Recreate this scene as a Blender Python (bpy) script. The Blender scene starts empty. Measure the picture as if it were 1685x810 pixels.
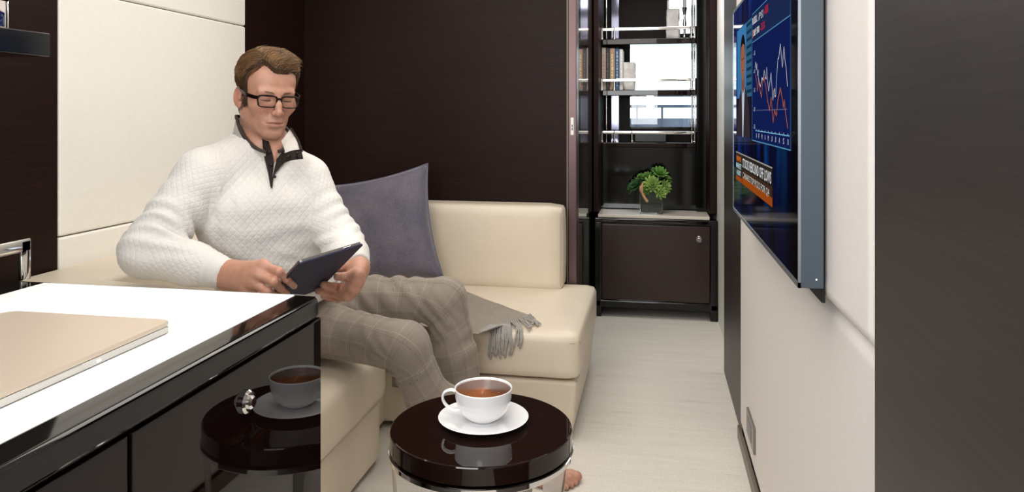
import bpy, bmesh, math, random
import numpy as np
from mathutils import Vector, Matrix, noise
random.seed(7); np.random.seed(7)
S = bpy.context.scene; COL = S.collection
PI = math.pi
# ------------------------------------------------------------------ camera
H = 1.15; FPX = 1235.0; YAW = math.radians(10.7)
cam = bpy.data.cameras.new('camera'); co = bpy.data.objects.new('camera', cam); COL.objects.link(co)
co.location = (0, 0, H); co.rotation_euler = (PI/2, 0, YAW)
cam.sensor_width = 36; cam.lens = 36*FPX/1685; cam.shift_y = -217/1685; cam.clip_start = .02
S.camera = co
# ------------------------------------------------------------------ world and light
w = bpy.data.worlds.new('world'); S.world = w; w.use_nodes = True
w.node_tree.nodes['Background'].inputs[0].default_value = (.80, .90, 1, 1)
w.node_tree.nodes['Background'].inputs[1].default_value = 2.4
S.view_settings.view_transform = 'Standard'; S.view_settings.look = 'None'
S.view_settings.gamma = 1; S.view_settings.use_curve_mapping = False
S.view_settings.exposure = 0.40
def area(name, loc, rot, sx, sy, power, col=(1, .93, .84)):
    l = bpy.data.lights.new(name, 'AREA'); l.shape = 'RECTANGLE'; l.size = sx; l.size_y = sy; l.energy = power; l.color = col
    o = bpy.data.objects.new(name, l); COL.objects.link(o); o.location = loc; o.rotation_euler = rot
    return o
area('ceiling_fill_light', (-.62, .55, 2.02), (0, 0, 0), 1.3, 1.5, 15, (1, .97, .93))  # added soft fill under the ceiling, not a fitted light panel
area('ceiling_fill_light', (-.62, 2.35, 2.02), (0, 0, 0), 1.3, 1.3, 13, (1, .955, .905))  # second added ceiling fill, over the sofa
area('camera_side_fill', (-.60, -.92, 1.45), (math.radians(82), 0, math.radians(0)), 1.3, .9, 26, (.97, .98, 1))  # added fill from behind the camera; no window is built there
area('passage_light', (-.02, 3.85, 2.02), (0, 0, 0), .5, .5, 6.5, (.97, .96, .95))
# ------------------------------------------------------------------ geometry helpers
def ray(px, py):
    u = (px-842.5)/FPX; v = (188-py)/FPX; s, c = math.sin(YAW), math.cos(YAW)
    return Vector((-s+u*c, c+u*s, v))
def at(px, py, t):
    return Vector((0, 0, H)) + ray(px, py)*t
def V(*a): return Vector(a)
def obj(name, me, mat=None, parent=None, smooth=False):
    if isinstance(me, bmesh.types.BMesh):
        bm = me; me = bpy.data.meshes.new(name); bmesh.ops.recalc_face_normals(bm, faces=bm.faces); bm.to_mesh(me); bm.free()
    me.name = name
    o = bpy.data.objects.new(name, me); COL.objects.link(o)
    if mat: me.materials.append(mat)
    if parent:
        o.parent = parent; o.matrix_parent_inverse = Matrix.Translation(-Vector(parent.location))
    if smooth:
        me.polygons.foreach_set('use_smooth', [True]*len(me.polygons))
        if smooth != 'all':
            me.set_sharp_from_angle(angle=math.radians(smooth if smooth > 1 else 40))
            wn_ = o.modifiers.new('weighted', 'WEIGHTED_NORMAL'); wn_.keep_sharp = True; wn_.weight = 100
    return o
def tag(o, label=None, cat=None, group=None, kind=None):
    if label: o['label'] = label
    if cat: o['category'] = cat
    if group: o['group'] = group
    if kind: o['kind'] = kind
    return o
def thing(name, loc, label, cat, group=None):
    o = bpy.data.objects.new(name, None); COL.objects.link(o); o.location = loc; o.empty_display_size = .05
    return tag(o, label, cat, group)
def B(): return bmesh.new()
def box(bm, x0, x1, y0, y1, z0, z1, r=0, seg=2, M=None):
    n = bmesh.new()
    bmesh.ops.create_cube(n, size=1, matrix=Matrix.Translation(((x0+x1)/2, (y0+y1)/2, (z0+z1)/2)) @ Matrix.Diagonal((x1-x0, y1-y0, z1-z0, 1)))
    if r: bmesh.ops.bevel(n, geom=n.edges[:], offset=r, segments=seg, profile=.5, affect='EDGES')
    if M: bmesh.ops.transform(n, matrix=M, verts=n.verts)
    me = bpy.data.meshes.new('t'); n.to_mesh(me); n.free(); bm.from_mesh(me); bpy.data.meshes.remove(me)
    return bm
def bx(*a, **k): return box(B(), *a, **k)
def lathe(bm, prof, c=(0, 0, 0), n=64, axis='z'):
    rings = []
    for r, z in prof:
        ring = []
        for i in range(n):
            a = 2*PI*i/n
            p = (r*math.cos(a), r*math.sin(a), z)
            if axis == 'x': p = (z, r*math.cos(a), r*math.sin(a))
            if axis == 'y': p = (r*math.cos(a), z, r*math.sin(a))
            ring.append(bm.verts.new((c[0]+p[0], c[1]+p[1], c[2]+p[2])))
        rings.append(ring)
    for a, b in zip(rings, rings[1:]):
        for i in range(n): bm.faces.new((a[i], a[(i+1) % n], b[(i+1) % n], b[i]))
    if prof[0][0] > 1e-6: bm.faces.new(rings[0][::-1])
    if prof[-1][0] > 1e-6: bm.faces.new(rings[-1])
    bmesh.ops.remove_doubles(bm, verts=bm.verts, dist=1e-6)
    return bm
def frames(pts):
    pts = [Vector(p) for p in pts]; T = []
    for i in range(len(pts)):
        a = pts[max(0, i-1)]; b = pts[min(len(pts)-1, i+1)]; T.append((b-a).normalized())
    n = T[0].orthogonal().normalized(); N = []
    for t in T:
        n = (n-t*n.dot(t)).normalized(); N.append(n)
    return pts, T, N
def tube(bm, pts, r, n=8, rb=None, cap=True, up=None):
    pts, T, N = frames(pts); rs = r if hasattr(r, '__len__') else [r]*len(pts)
    rings = []
    for i, (p, t, nn) in enumerate(zip(pts, T, N)):
        if up is not None: nn = (Vector(up)-t*Vector(up).dot(t)).normalized()
        b = t.cross(nn); k = rb/r if rb else 1
        rings.append([bm.verts.new(p+(nn*math.cos(2*PI*j/n)+b*math.sin(2*PI*j/n)*k)*rs[i]) for j in range(n)])
    for a, b in zip(rings, rings[1:]):
        for j in range(n): bm.faces.new((a[j], a[(j+1) % n], b[(j+1) % n], b[j]))
    if cap:
        bm.faces.new(rings[0][::-1]); bm.faces.new(rings[-1])
    return bm
def flatbar(bm, pts, w, h, up=(0, 0, 1)):
    # rectangular section swept along pts, w across, h along `up`
    pts, T, N = frames(pts); rings = []
    for p, t in zip(pts, T):
        u = Vector(up); u = (u-t*u.dot(t)).normalized(); s = t.cross(u)
        rings.append([bm.verts.new(p+s*a*w/2+u*b*h/2) for a, b in ((-1, -1), (1, -1), (1, 1), (-1, 1))])
    for a, b in zip(rings, rings[1:]):
        for j in range(4): bm.faces.new((a[j], a[(j+1) % 4], b[(j+1) % 4], b[j]))
    bm.faces.new(rings[0][::-1]); bm.faces.new(rings[-1])
    return bm
def prism(bm, poly, f0, f1):
    a = [bm.verts.new(f0(*p)) for p in poly]; b = [bm.verts.new(f1(*p)) for p in poly]
    n = len(poly)
    for i in range(n): bm.faces.new((a[i], a[(i+1) % n], b[(i+1) % n], b[i]))
    bm.faces.new(a[::-1]); bm.faces.new(b)
    return bm
def smoothpath(P, n=8):
    P = [Vector(p) for p in P]; Q = [2*P[0]-P[1]]+P+[2*P[-1]-P[-2]]; out = []
    for i in range(1, len(Q)-2):
        a, b, c, d = Q[i-1:i+3]
        for k in range(n):
            t = k/n
            out.append(.5*((2*b)+(c-a)*t+(2*a-5*b+4*c-d)*t*t+(3*b-a-3*c+d)*t**3))
    out.append(P[-1]); return out
# ------------------------------------------------------------------ materials
def srgb(r, g, b):
    f = lambda c: c/12.92 if c <= .04045 else ((c+.055)/1.055)**2.4
    return (f(r/255), f(g/255), f(b/255), 1)
class NT:
    def __init__(s, name):
        s.m = bpy.data.materials.new(name); s.m.use_nodes = True; s.t = s.m.node_tree; s.b = s.t.nodes['Principled BSDF']
    def n(s, ty, **k):
        x = s.t.nodes.new(ty)
        for a, v in k.items():
            if hasattr(x, a): setattr(x, a, v)
        return x
    def l(s, a, b): s.t.links.new(a, b)
    def math(s, op, a, b=None, c=None):
        x = s.n('ShaderNodeMath', operation=op)
        for i, v in enumerate((a, b, c)):
            if v is None: continue
            if isinstance(v, (int, float)): x.inputs[i].default_value = v
            else: s.l(v, x.inputs[i])
        return x.outputs[0]
    def coord(s, scale=(1, 1, 1), kind='Object', rot=(0, 0, 0)):
        c = s.n('ShaderNodeTexCoord'); m = s.n('ShaderNodeMapping'); m.inputs['Scale'].default_value = scale; m.inputs['Rotation'].default_value = rot
        s.l(c.outputs[kind], m.inputs[0]); return m.outputs[0]
    def noise(s, vec, scale, detail=4, rough=.55):
        x = s.n('ShaderNodeTexNoise'); x.inputs['Scale'].default_value = scale; x.inputs['Detail'].default_value = detail; x.inputs['Roughness'].default_value = rough
        s.l(vec, x.inputs['Vector']); return x.outputs['Fac']
    def ramp(s, fac, stops):
        x = s.n('ShaderNodeValToRGB'); e = x.color_ramp.elements
        while len(e) < len(stops): e.new(.5)
        for i, (p, c) in enumerate(stops): e[i].position = p; e[i].color = c
        s.l(fac, x.inputs[0]); return x.outputs[0]
    def col(s, c): s.l(c, s.b.inputs['Base Color'])
    def bump(s, h, strength=.3, dist=.002):
        x = s.n('ShaderNodeBump'); x.inputs['Strength'].default_value = strength; x.inputs['Distance'].default_value = dist
        s.l(h, x.inputs['Height']); s.l(x.outputs[0], s.b.inputs['Normal'])
def P(name, color, rough=.5, metal=0, coat=0, emit=None, es=0, ior=None, spec=None, sheen=0, grain=None, bump=None, trans=0, alpha=1, coatr=.03):
    q = NT(name); b = q.b
    b.inputs['Base Color'].default_value = color; b.inputs['Roughness'].default_value = rough; b.inputs['Metallic'].default_value = metal
    b.inputs['Coat Weight'].default_value = coat; b.inputs['Coat Roughness'].default_value = coatr
    if emit: b.inputs['Emission Color'].default_value = emit; b.inputs['Emission Strength'].default_value = es
    if ior: b.inputs['IOR'].default_value = ior
    if spec is not None: b.inputs['Specular IOR Level'].default_value = spec
    if sheen: b.inputs['Sheen Weight'].default_value = sheen
    b.inputs['Transmission Weight'].default_value = trans; b.inputs['Alpha'].default_value = alpha
    v = q.coord()
    if grain:
        sc, amt = grain; f = q.noise(v, sc, 3)
        lo = tuple(c*(1-amt) for c in color[:3])+(1,); hi = tuple(min(1, c*(1+amt)) for c in color[:3])+(1,)
        q.col(q.ramp(f, [(.3, lo), (.7, hi)]))
    if bump:
        sc, st, d = bump; q.bump(q.noise(v, sc, 4), st, d)
    return q.m
def wood(name, c0, c1, rough, coat, scale=(1, 1, 40), coatr=.02, spec=.5):
    q = NT(name); v = q.coord(scale)
    f = q.noise(v, 4, 6, .65); q.col(q.ramp(f, [(.25, c0), (.75, c1)]))
    q.b.inputs['Roughness'].default_value = rough; q.b.inputs['Coat Weight'].default_value = coat; q.b.inputs['Coat Roughness'].default_value = coatr
    q.b.inputs['Specular IOR Level'].default_value = spec
    return q.m
M = {}
M['wood_wall'] = wood('dark satin veneer', srgb(24, 13, 10), srgb(42, 24, 19), .42, 0, (1.2, 1.2, 45), spec=.12)
M['wood_grey'] = wood('dark brushed veneer', srgb(76, 71, 71), srgb(90, 84, 83), .30, 0, (1.2, 1.2, 60))
b_ = M['wood_grey'].node_tree.nodes['Principled BSDF']; b_.inputs['Metallic'].default_value = .75; b_.inputs['Roughness'].default_value = .44; b_.inputs['Metallic'].default_value = .85
#tg = M['wood_grey'].node_tree.nodes.new('ShaderNodeTangent'); tg.direction_type = 'RADIAL'; tg.axis = 'Z'; M['wood_grey'].node_tree.links.new(tg.outputs[0], b_.inputs['Tangent'])
M['wood_gloss'] = wood('glossy wenge', srgb(20, 11, 9), srgb(30, 17, 13), .3, .75, (1.5, 30, 30), .015, spec=0)
M['wood_table'] = wood('glossy wenge table', srgb(20, 9, 6), srgb(33, 16, 11), .3, 1, (1.5, 40, 40), .012, spec=0)
M['wood_cab'] = wood('red brown lacquered wood', srgb(31, 13, 9), srgb(48, 21, 16), .3, .15, (1.5, 1.5, 10), .05)
M['black_gloss'] = P('black lacquer', srgb(9, 9, 8), .06, spec=.5)
M['black_dark'] = P('near black gap', srgb(8, 7, 7), .6)
M['panel_white'] = P('padded off white panel', srgb(246, 243, 234), .6, grain=(60, .015), bump=(350, .08, .001))
M['panel_white2'] = P('padded warm white panel', srgb(228, 223, 219), .55, grain=(60, .015), bump=(350, .08, .001))
M['ceiling'] = P('ceiling white', srgb(235, 230, 222), .7)
M['desk_white'] = P('white counter', srgb(250, 250, 249), .25)
M['leather'] = P('cream leather', srgb(222, 210, 190), .42, grain=(6, .03), bump=(420, .12, .001))
M['leather_seam'] = P('cream leather seam', srgb(190, 176, 150), .6)
M['chrome'] = P('polished chrome', (.86, .85, .83, 1), .05, 1)
M['steel'] = P('brushed steel', srgb(150, 146, 140), .3, 1)
M['rose_trim'] = P('bronze rose anodised trim', srgb(98, 78, 78), .32, .6)
M['bronze_base'] = P('taupe metal skirting', srgb(120, 108, 98), .4, .3)
M['porcelain'] = P('white porcelain', srgb(246, 246, 247), .12, coat=.6)
M['coffee'] = P('milky coffee', srgb(160, 98, 60), .14, spec=.2)
M['aluminium'] = P('champagne aluminium', srgb(205, 190, 172), .42, .55)
M['alu_edge'] = P('silver aluminium edge', srgb(205, 203, 198), .35, .6)
M['tv_side'] = P('grey slate television casing', srgb(76, 88, 98), .42, .35)
M['tv_edge'] = P('pale metallic bezel', srgb(170, 180, 190), .25, .8)
M['tablet_back'] = P('navy blue folio', srgb(17, 25, 60), .6, bump=(500, .1, .001))
M['tablet_edge'] = P('space grey tablet edge', srgb(120, 118, 116), .3, .8)
M['screen_off'] = P('tablet glass', srgb(20, 22, 26), .1, emit=srgb(200, 210, 225), es=.5)
M['pillow'] = NT('x').m
q = NT('slate velvet'); v = q.coord()
f1 = q.noise(v, 9, 3); f2 = q.noise(v, 170, 4, .7)
q.col(q.ramp(q.math('ADD', q.math('MULTIPLY', f1, .45), q.math('MULTIPLY', f2, .55)), [(.36, srgb(74, 74, 92)), (.64, srgb(112, 104, 116))]))
q.b.inputs['Roughness'].default_value = .7; q.b.inputs['Sheen Weight'].default_value = .6; q.b.inputs['Sheen Roughness'].default_value = .4
q.bump(f2, .35, .002); M['pillow'] = q.m
M['throw'] = P('grey brown wool', srgb(194, 184, 170), .95, sheen=.3, grain=(350, .25), bump=(260, .5, .002))
M['fringe'] = P('grey wool fringe', srgb(160, 156, 151), .95, grain=(300, .2))
M['stone'] = P('pale agate', srgb(225, 220, 216), .5, grain=(14, .2), bump=(40, .6, .01))
M['glass'] = NT('clear glass').m
def glassmat(name, tint=(1, 1, 1, 1), ior=1.5, rough=.0):
    q = NT(name); q.t.nodes.remove(q.b)
    tr = q.n('ShaderNodeBsdfTransparent'); tr.inputs[0].default_value = tint
    gl = q.n('ShaderNodeBsdfGlossy'); gl.inputs['Roughness'].default_value = rough
    fr = q.n('ShaderNodeFresnel'); fr.inputs[0].default_value = ior
    mx = q.n('ShaderNodeMixShader'); q.l(fr.outputs[0], mx.inputs[0]); q.l(tr.outputs[0], mx.inputs[1]); q.l(gl.outputs[0], mx.inputs[2])
    q.l(mx.outputs[0], q.t.nodes['Material Output'].inputs[0]); return q.m
M['glass'] = glassmat('clear glass', (.93, .97, .95, 1))
M['lens'] = glassmat('spectacle lens', (.97, .97, .97, 1), 1.18)
M['tortoise'] = P('tortoiseshell acetate', srgb(28, 13, 8), .3, grain=(90, .9), spec=.25)
def emis(name, c, s=1.0):
    return P(name, (0, 0, 0, 1), .1, emit=c, es=s, spec=.0)
# carpet
q = NT('cream wool carpet'); v = q.coord((1.0, 9, 1)); v2 = q.coord((1, 1, 1))
f1 = q.noise(v, 2.6, 6, .7); f2 = q.noise(v2, 160, 4, .7); f3 = q.noise(v2, 1.5, 2)
c1 = q.ramp(f1, [(.28, srgb(200, 190, 175)), (.36, srgb(226, 220, 209)), (.6, srgb(232, 227, 217)), (.8, srgb(226, 222, 214))])
mx = q.n('ShaderNodeMixRGB', blend_type='MULTIPLY'); mx.inputs[0].default_value = 1
q.l(c1, mx.inputs[1]); q.l(q.ramp(f2, [(.3, (.86, .86, .86, 1)), (.6, (1, 1, 1, 1))]), mx.inputs[2]); q.col(mx.outputs[0])
q.b.inputs['Roughness'].default_value = .95; q.bump(q.math('ADD', f2, q.math('MULTIPLY', f1, 1.5)), .6, .006); M['carpet'] = q.m
# ------------------------------------------------------------------ the setting
def struct(name, bm, m, parent=None, smooth=False):
    o = obj(name, bm, m, parent, smooth)
    if not parent: o['kind'] = 'structure'
    return o
struct('floor', bx(-1.75, .45, -1.2, 5.05, -.05, 0), M['carpet'])
struct('ceiling', bx(-1.75, .45, -1.2, 5.05, 2.05, 2.1), M['ceiling'])
wl = struct('wall_left', bx(-1.75, -1.70, -1.2, 3.5, 0, 2.05), M['wood_wall'])
for z0, z1 in ((.0, .7935), (.7965, 1.5165), (1.5195, 2.05)):
    o = obj('panel', bx(-1.70, -1.68, 1.878, 2.882, z0, z1, .008, 3), M['panel_white'], wl, 30)
obj('panel', bx(-1.70, -1.681, -1.2, 1.874, 0, 2.05, .001, 1), M['wood_wall'], wl); wl.children[-1]['label'] = 'dark wood panel at the near end'
obj('panel', bx(-1.70, -1.681, 2.886, 3.418, 0, 2.05, .001, 1), M['wood_wall'], wl)
struct('wall_back', bx(-1.75, -.383, 3.42, 3.5, 0, 2.05), M['wood_wall'])
t1 = struct('trim_1', bx(-.383, -.345, 3.405, 3.5, 0, 2.05, .003, 2), M['rose_trim'])
obj('edge_strip', bx(-.3915, -.3835, 3.408, 3.42, 0, 2.05, .002, 1), M['bronze_base'], t1)
lk = thing('door_lock', (-.365, 3.4, 1.09), 'white oblong lock plate with two keyholes on the bronze door edge', 'lock')
obj('plate', bx(-.372, -.357, 3.401, 3.405, 1.055, 1.135, .003, 2), P('white plate', srgb(240, 240, 238), .35), lk)
for z in (1.083, 1.097): obj('keyhole', bx(-.3665, -.3625, 3.3995, 3.4015, z-.005, z+.005), M['black_dark'], lk)
struct('wall_passage', bx(-.40, -.345, 3.5, 4.27, 0, 2.05, .004, 2), wood('glossy black brown wood', srgb(24, 19, 18), srgb(36, 29, 27), .12, 1, (1, 1, 30)))
struct('wall_passage_right', bx(.35, .45, 3.47, 5.05, 0, 2.05), M['panel_white'])
# right wall
wr = struct('wall_right', bx(.315, .45, -1.2, 3.47, 0, 2.05), M['wood_grey'])
obj('panel', bx(.300, .372, 1.062, 2.768, .045, .8225, .030, 6), M['panel_white2'], wr, 30)
obj('panel', bx(.285, .372, 1.062, 2.768, .8245, 2.05, .032, 6), M['panel_white2'], wr, 30)
obj('panel', bx(.308, .318, 2.772, 3.47, .0, 2.05, .002, 1), M['wood_grey'], wr); wr.children[-1]['label'] = 'dark brushed wood strip'
obj('panel', bx(.283, .32, -1.2, 1.052, 0, 2.05, .003, 2), M['wood_grey'], wr, 30); wr.children[-1]['label'] = 'dark brushed wood panel nearest the viewer'
struct('baseboard_right', bx(.292, .302, 1.055, 2.772, 0, .045, .001, 1), M['bronze_base'])
struct('wall_front', bx(-1.75, .45, -1.25, -1.2, 0, 2.05), M['panel_white'])
# far wall behind the shelf niche, with two windows
fw = B(); Y0, Y1 = 4.98, 5.05
for a in ((-.75, -.19, 0, 2.05), (.34, .45, 0, 2.05), (-.19, .34, 0, 1.055), (-.19, .34, 1.63, 1.66), (-.19, .085, 1.66, 2.05), (-.19, .34, 2.0, 2.05)):
    box(fw, a[0], a[1], Y0, Y1, a[2], a[3])
struct('wall_far', fw, M['wood_wall'])
for i, (x0, x1, z0, z1) in enumerate(((-.19, .34, 1.055, 1.63), (.085, .34, 1.66, 2.0)), 1):
    b = B()
    for a in ((x0, x0+.012, z0, z1), (x1-.012, x1, z0, z1), (x0, x1, z0, z0+.012), (x0, x1, z1-.012, z1)): box(b, a[0], a[1], 4.975, 4.99, a[2], a[3])
    wn = struct('window_%d' % i, b, M['black_gloss'])
    obj('pane', bx(x0, x1, 5.0, 5.006, z0, z1), M['glass'], wn)
struct('wall_far_left', bx(-.80, -.75, 3.5, 5.05, 0, 2.05), M['wood_wall'])
# outside: deck rail above a grey bulwark
rl = thing('deck_railing', (0, 6.5, 0), 'dark deck rail on thin posts seen through the window behind the shelves', 'railing')
for x0, x1 in ((-1.5, -.06), (.0, 1.5)): obj('top_rail', bx(x0, x1, 6.48, 6.52, 1.205, 1.23, .006), P('blue grey rail', srgb(60, 72, 92), .5) if x0 < -1 else bpy.data.materials['blue grey rail'], rl)
for x in (-1.2, -.9, -.6, -.15, .06, .45, .9, 1.3): obj('post', bx(x, x+.018, 6.49, 6.51, .6, 1.21), bpy.data.materials['blue grey rail'], rl)
struct('bulwark', bx(-2, 2, 6.53, 6.6, .4, 1.115), P('grey bulwark', srgb(96, 102, 120), .6))
struct('deck', bx(-2, 2, 5.06, 6.6, .3, .4), P('deck grey', srgb(150, 150, 150), .8))
# downlights
for i, (x, y) in enumerate(((-.2, 1.0), (-.2, 2.0), (-.2, 3.0), (-1.1, .6), (-1.1, 1.5), (-1.1, 2.6), (.0, 4.05), (-.2, 0))):
    t = thing('ceiling_light', (x, y, 2.05), 'round recessed ceiling downlight '+('above the round side table', 'above the television', 'above the end of the sofa by the doorway', 'above the white counter', 'above the seated man', 'above the grey cushion', 'in the passage above the low cabinet', 'over the near end of the dark wood panel')[i], 'light', 'round ceiling downlights')
    obj('trim_ring', lathe(B(), [(.026, 0), (.038, 0), (.038, -.006), (.03, -.008), (.026, -.004), (.026, 0)], (x, y, 2.05), 24), M['chrome'], t, 40)
    obj('lamp', lathe(B(), [(.0001, -.001), (.026, -.001), (.026, -.003), (.0001, -.003)], (x, y, 2.05), 24), emis('warm lamp glow', srgb(255, 214, 160), 14) if i == 0 else bpy.data.materials['warm lamp glow'], t)
# outlet plate on the right wall
t = thing('wall_outlet', (.30, 2.19, .3), 'bronze framed outlet plate low on the white right wall', 'outlet')
X = .300; y0, y1, z0, z1 = 2.085, 2.20, .20, .305
p0 = at(1229, 672, 1); 
def onX(px, py, x):
    d = ray(px, py); k = x/d.x; return Vector((0, 0, H))+d*k
a = onX(1229.5, 676, .2955); b_ = onX(1241, 748, .2955)
y1, y0 = a.y, b_.y; z1 = onX(1229.5, 672, .2955).z; z0 = onX(1241, 750, .2955).z
y0, y1, z0, z1 = 2.344, 2.517, .128, .207
print('outlet', a, b_)
obj('frame', bx(.2925, .3005, y0, y1, z0, z1, .002, 2), M['steel'], t, 30)
obj('socket', bx(.2915, .2930, y0+.045, y1-.035, z0+.016, z1-.016, .0006, 2), P('dark socket', srgb(70, 72, 76), .25, .6), t, 30)
# ------------------------------------------------------------------ counter (desk) on the left
ct = thing('counter_cabinet', (-.75, .3, 0), 'glossy dark wood cabinet with white counter top in front of the seated man', 'cabinet')
XF = -.50; YE = 1.075; ZT = .874
obj('carcass', bx(-1.66, XF-.022, -1.15, YE+.006, 0, ZT-.036), M['black_gloss'], ct)
# rounded black nosing: top slab with inlaid white
b = B()
prof = [(XF-.036, ZT), (XF-.007, ZT-.0006), (XF-.002, ZT-.0035), (XF, ZT-.009), (XF, ZT-.027), (XF-.005, ZT-.034), (-1.67, ZT-.034), (-1.67, ZT)]
def sl(y): return lambda x, z: V(x, y, z)
prism(b, prof, sl(-1.15), sl(YE-.012))
prof2 = [(x, z) for x, z in prof]
a = [b.verts.new(V(min(x, XF-.010), YE, z-.002 if z > ZT-.004 else z)) for x, z in prof]
c_ = [b.verts.new(V(x, YE-.012, z)) for x, z in prof]
for i in range(len(prof)): b.faces.new((c_[i], c_[(i+1) % len(prof)], a[(i+1) % len(prof)], a[i]))
b.faces.new(a); bmesh.ops.remove_doubles(b, verts=b.verts, dist=1e-5)
obj('countertop', b, M['black_gloss'], ct, 30)
obj('counter_inlay', bx(-.977, -.537, -1.12, YE-.014, ZT-.004, ZT+.0012, .001, 1), M['desk_white'], ct); ct.children[-1]['label'] = 'white inlaid writing surface'
ys = [-1.15, -.65, .152, .653, YE+.0105]
for i in range(4):
    d = obj('door', bx(XF-.022, XF-.004, ys[i]+.0018, ys[i+1]-.0018, .02, ZT-.037, .003, 2), M['wood_gloss'], ct, 30)
    if i in (1, 3):
        ky = .864 if i == 3 else -.45
        k = lathe(B(), [(.0001, .012), (.006, .012), (.0085, .0095), (.0085, .007), (.012, .007), (.0145, .004), (.0145, 0)], (XF-.004, ky, .789), 40, 'x')
        obj('knob', k, M['chrome'], d, 30)
# gallery rails
def rail(name, zb, label, y1, px=-1.03):
    r = obj(name, B(), M['chrome']); 
    b = B()
    pts = [V(px, .45, zb+.066), V(px, y1-.006, zb+.066)]
    box(b, px-.0035, px+.0035, .30, y1, zb+.047, zb+.068, .002, 2)
    box(b, px-.0035, px+.0035, y1-.020, y1, zb, zb+.066, .002, 2)
    box(b, px-.0035, px+.0035, .30, .314, zb, zb+.066, .002, 2)
    b.to_mesh(r.data); b.free(); r.data.polygons.foreach_set('use_smooth', [True]*len(r.data.polygons)); r.data.set_sharp_from_angle(angle=math.radians(30))
    tag(r, label, 'rail'); return r
rail('gallery_rail', ZT, 'chrome square bar rail standing on the black counter edge by the laptop', 1.088)
sh = obj('wall_shelf', bx(-1.68, -1.0, .3, 1.10, 1.247, 1.286, .002, 2), P('black glass', srgb(16, 19, 22), .12), None, 30); tag(sh, 'black floating shelf at the upper left of the dark wall', 'shelf')
rail('gallery_rail', 1.286, 'chrome square bar rail standing on the black floating shelf', 1.06, -1.045)
# laptop
lp = thing('laptop', (-.72, .7, ZT+.001), 'closed champagne aluminium laptop lying on the white counter', 'laptop')
ang = math.atan2(.0, 1)
LX0, LX1, LY0, LY1 = -.838, -.598, .545, .853
zl = ZT+.0015
def slab(z0, z1, ins=0, r=.012):
    b = B(); pts = []
    for cx, cy, a0 in ((LX1-ins-r, LY1-ins-r, 0), (LX0+ins+r, LY1-ins-r, 90), (LX0+ins+r, LY0+ins+r, 180), (LX1-ins-r, LY0+ins+r, 270)):
        for k in range(7):
            a = math.radians(a0+k*15); pts.append((cx+r*math.cos(a), cy+r*math.sin(a)))
    prism(b, pts, lambda x, y: V(x, y, z0), lambda x, y: V(x, y, z1))
    bmesh.ops.bevel(b, geom=[e for e in b.edges if abs(e.verts[0].co.z-e.verts[1].co.z) < 1e-5], offset=.0012, segments=2, affect='EDGES')
    return b
obj('base', slab(zl+.001, zl+.0085), M['alu_edge'], lp, 30)
obj('lid', slab(zl+.0093, zl+.0145), M['aluminium'], lp, 30)
obj('hinge_shadow', slab(zl+.0083, zl+.0095, .002), M['black_dark'], lp)
obj('status_light', bx(LX1-.0012, LX1+.0004, .722, .727, zl+.003, zl+.0055), emis('white led', (1, 1, 1, 1), 3), lp)
obj('thumb_notch', bx(LX1-.004, LX1+.0001, .63, .70, zl+.0078, zl+.0090), M['steel'], lp)
# ------------------------------------------------------------------ sofa
sf = thing('sectional_sofa', (-1.0, 2.8, 0), 'cream leather corner sofa running along the left and back walls', 'sofa')
L = M['leather']
def cush(name, x0, x1, y0, y1, z0, z1, r=.03, crown=.0, bulge=.0, seg=5, sub=14):
    n = bmesh.new()
    bmesh.ops.create_cube(n, size=1); bmesh.ops.subdivide_edges(n, edges=n.edges[:], cuts=sub, use_grid_fill=True)
    hx, hy, hz = (x1-x0)/2, (y1-y0)/2, (z1-z0)/2
    for v in n.verts:
        p = Vector((v.co.x*2*hx, v.co.y*2*hy, v.co.z*2*hz))
        # remap so vertices crowd the rounded edges, then round
        q = Vector((max(-hx+r, min(hx-r, p.x)), max(-hy+r, min(hy-r, p.y)), max(-hz+r, min(hz-r, p.z))))
        d = p-q
        if d.length > 1e-9: p = q+d.normalized()*r if sum(abs(c) > 1e-9 for c in d) > 1 else p
        u, vv, ww = p.x/hx, p.y/hy, p.z/hz
        if p.z > 0: p.z += crown*(1-u*u)*(1-vv*vv)
        p.y += math.copysign(bulge*(1-u*u)*(1-ww*ww), p.y) if abs(vv) > .95 else 0
        p.x += math.copysign(bulge*(1-vv*vv)*(1-ww*ww), p.x) if abs(u) > .95 else 0
        v.co = p+Vector(((x0+x1)/2, (y0+y1)/2, (z0+z1)/2))
    return obj(name, n, L, sf, 'all')
def rcush(name, x0, x1, y0, y1, z0, z1, r=.03, crown=0, seg=4):
    n = bx(x0, x1, y0, y1, z0, z1, r, seg)
    return obj(name, n, L, sf, 60)
rcush('seat_base', -1.66, -.885, 1.42, 2.35, .02, .212, .012)
rcush('seat_base', -1.66, -.97, 2.352, 3.41, .02, .212, .012)
b = bx(-.99, -.262, 2.618, 3.41, .02, .2125, .016, 4)
for v in b.verts:
    k = 1-v.co.z/.2125
    if v.co.x > -.5: v.co.x -= .022*k
obj('chaise_base', b, L, sf, 60)
cush('seat_cushion', -1.47, -.862, 1.70, 2.37, .216, .388, .034, .006, .004)
cush('seat_cushion', -1.47, -.95, 2.372, 3.36, .216, .384, .03, .004)
cush('chaise_cushion', -.948, -.252, 2.60, 3.41, .216, .386, .034, .0, .003)
cush('back_cushion', -1.44, -.392, 3.25, 3.405, .372, .748, .030, .0, .006)
rcush('backrest', -1.675, -1.45, 1.72, 3.41, .02, .71, .02)
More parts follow.
